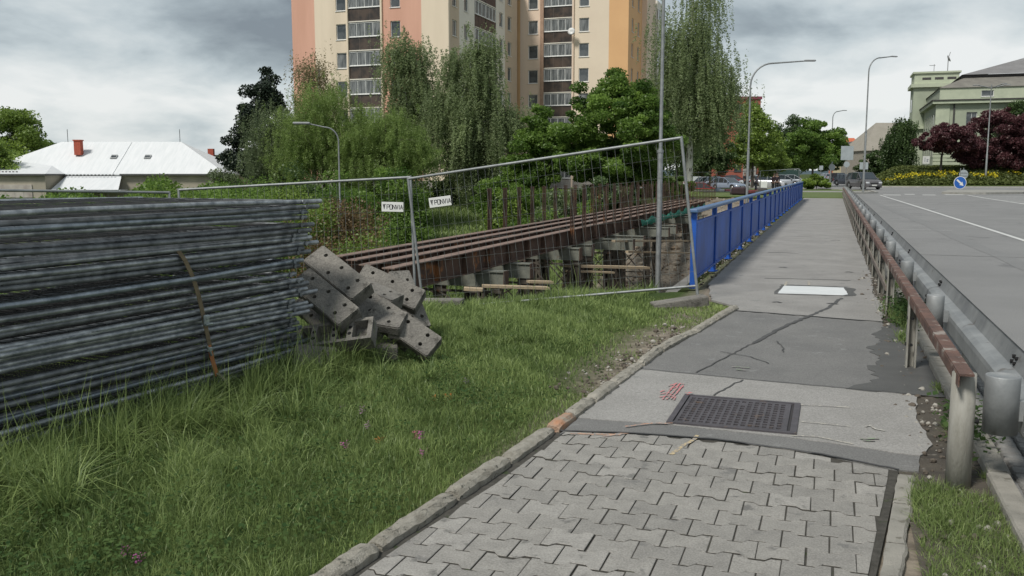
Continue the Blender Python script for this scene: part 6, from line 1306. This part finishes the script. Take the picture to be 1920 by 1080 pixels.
# ------------------------------------------------------------------ road signs
sg = mat('sign_back', (.42, .46, .47), .5, (.36, .40, .41), 2, .2); blue_s = mat('sign_blue', (.02, .13, .50), .4)
def post_sign(label, u, D_, z, h, plates, name='road_sign', pr=.035):
    b = gp(u, D_, 0); o = thing(name, label, 'road sign', (b.x, b.y, z), YAW, None); MB().tube([(0, 0, -.05), (0, 0, h)], pr, 8).build('post', galv_pole, o)
    for (shape, zc, w, hh, m) in plates:
        q = MB()
        if shape == 'r': q.box((0, -.06, zc), (w, .02, hh), None, .008); q.beam((-w*.4, -.035, zc+hh*.38), (w*.4, -.035, zc+hh*.38), .03, .05); q.beam((-w*.4, -.035, zc-hh*.38), (w*.4, -.035, zc-hh*.38), .03, .05)
        elif shape == 't': q.prism([(-w/2, hh/2), (0, -hh/2), (w/2, hh/2)][::-1], (0, -.02, 0), (0, -.05, zc), (1, 0, 0), (0, 0, 1))
        else: q.prism(circ(0, 0, w/2, 24), (0, -.02, 0), (0, -.05, zc), (1, 0, 0), (0, 0, 1))
        q.build('plate', m, o)
    return o
post_sign('large blank rectangular road sign seen from behind, left of the dark car', 1585, 93, .05, 4.3, [('r', 3.60, 1.28, 1.42, sg), ('c', 2.45, .6, .6, sg)]); post_sign('two small sign plates seen from behind on a post near the grass corner', 1617, 80, .05, 3.0, [('r', 2.2, .75, .62, sg)])
post_sign('give-way triangle seen from behind with a round plate beneath', 1558, 112, .0, 3.6, [('t', 3.15, .95, .8, sg), ('c', 2.35, .8, .8, sg)]); post_sign('small square sign on a thin post at the far trees', 1538, 108, .0, 2.5, [('r', 2.25, .45, .5, sg)])
b = gp(1799, 81, 0); o = thing('keep_right_sign', 'round blue sign with a white arrow pointing down right on the traffic island', 'road sign', (b.x, b.y, .15), YAW); MB().tube([(0, .04, 0), (0, .04, 1.9)], .035, 8).build('post', galv_pole, o)
MB().prism(circ(0, 0, .57, 32), (0, -.02, 0), (0, .0, .62), (1, 0, 0), (0, 0, 1)).build('rim', white_p, o); MB().prism(circ(0, 0, .52, 32), (0, -.008, 0), (0, -.0205, .62), (1, 0, 0), (0, 0, 1)).build('disc', blue_s, o)
aw = MB(); ca, sa = math.cos(R(-42)), math.sin(R(-42)); ro = lambda x_, y_: (x_*ca-y_*sa, x_*sa+y_*ca+.0); aw.prism([ro(*q) for q in ((-.40, -.075), (.08, -.075), (.08, -.19), (.42, 0), (.08, .19), (.08, .075), (-.40, .075))], (0, -.006, 0), (0, -.029, .62), (1, 0, 0), (0, 0, 1)); aw.build('arrow', white_p, o)
b = gp(1805, 92, 0); o = thing('road_sign', 'round grey sign seen from behind, just above the blue arrow sign', 'road sign', (b.x, b.y, .15), YAW); MB().tube([(0, .04, 0), (0, .04, 2.0)], .035, 8).build('post', galv_pole, o); q = MB().prism(circ(0, 0, .46, 24), (0, -.02, 0), (0, 0, 1.35), (1, 0, 0), (0, 0, 1)); q.build('plate', sg, o)
for z_ in (-.15, .15): MB().box((0, -.035, 1.35+z_), (.7, .03, .06)).build('bracket', galv_pole, o)
b = gp(1734, 138, 0); o = thing('notice_board', 'white notice board on posts at the foot of the green building', 'sign', (b.x, b.y, 2.0), YAW); m = MB(); m.box((0, 0, 1.6), (1.05, .06, 1.15), None, .01); m.build('board', white_p, o)
for s in (-1, 1): MB().tube([(s*.45, .05, 0), (s*.45, .05, 2.1)], .03, 6).build('post', galv_dark, o)
m = MB(); m.box((-.2, -.035, 1.65), (.09, .01, .7)); m.box((.2, -.035, 1.7), (.3, .01, .12)); m.box((.16, -.035, 1.45), (.2, .01, .25)); m.build('lettering', mat('notice_grey', (.30, .32, .36), .7), o)
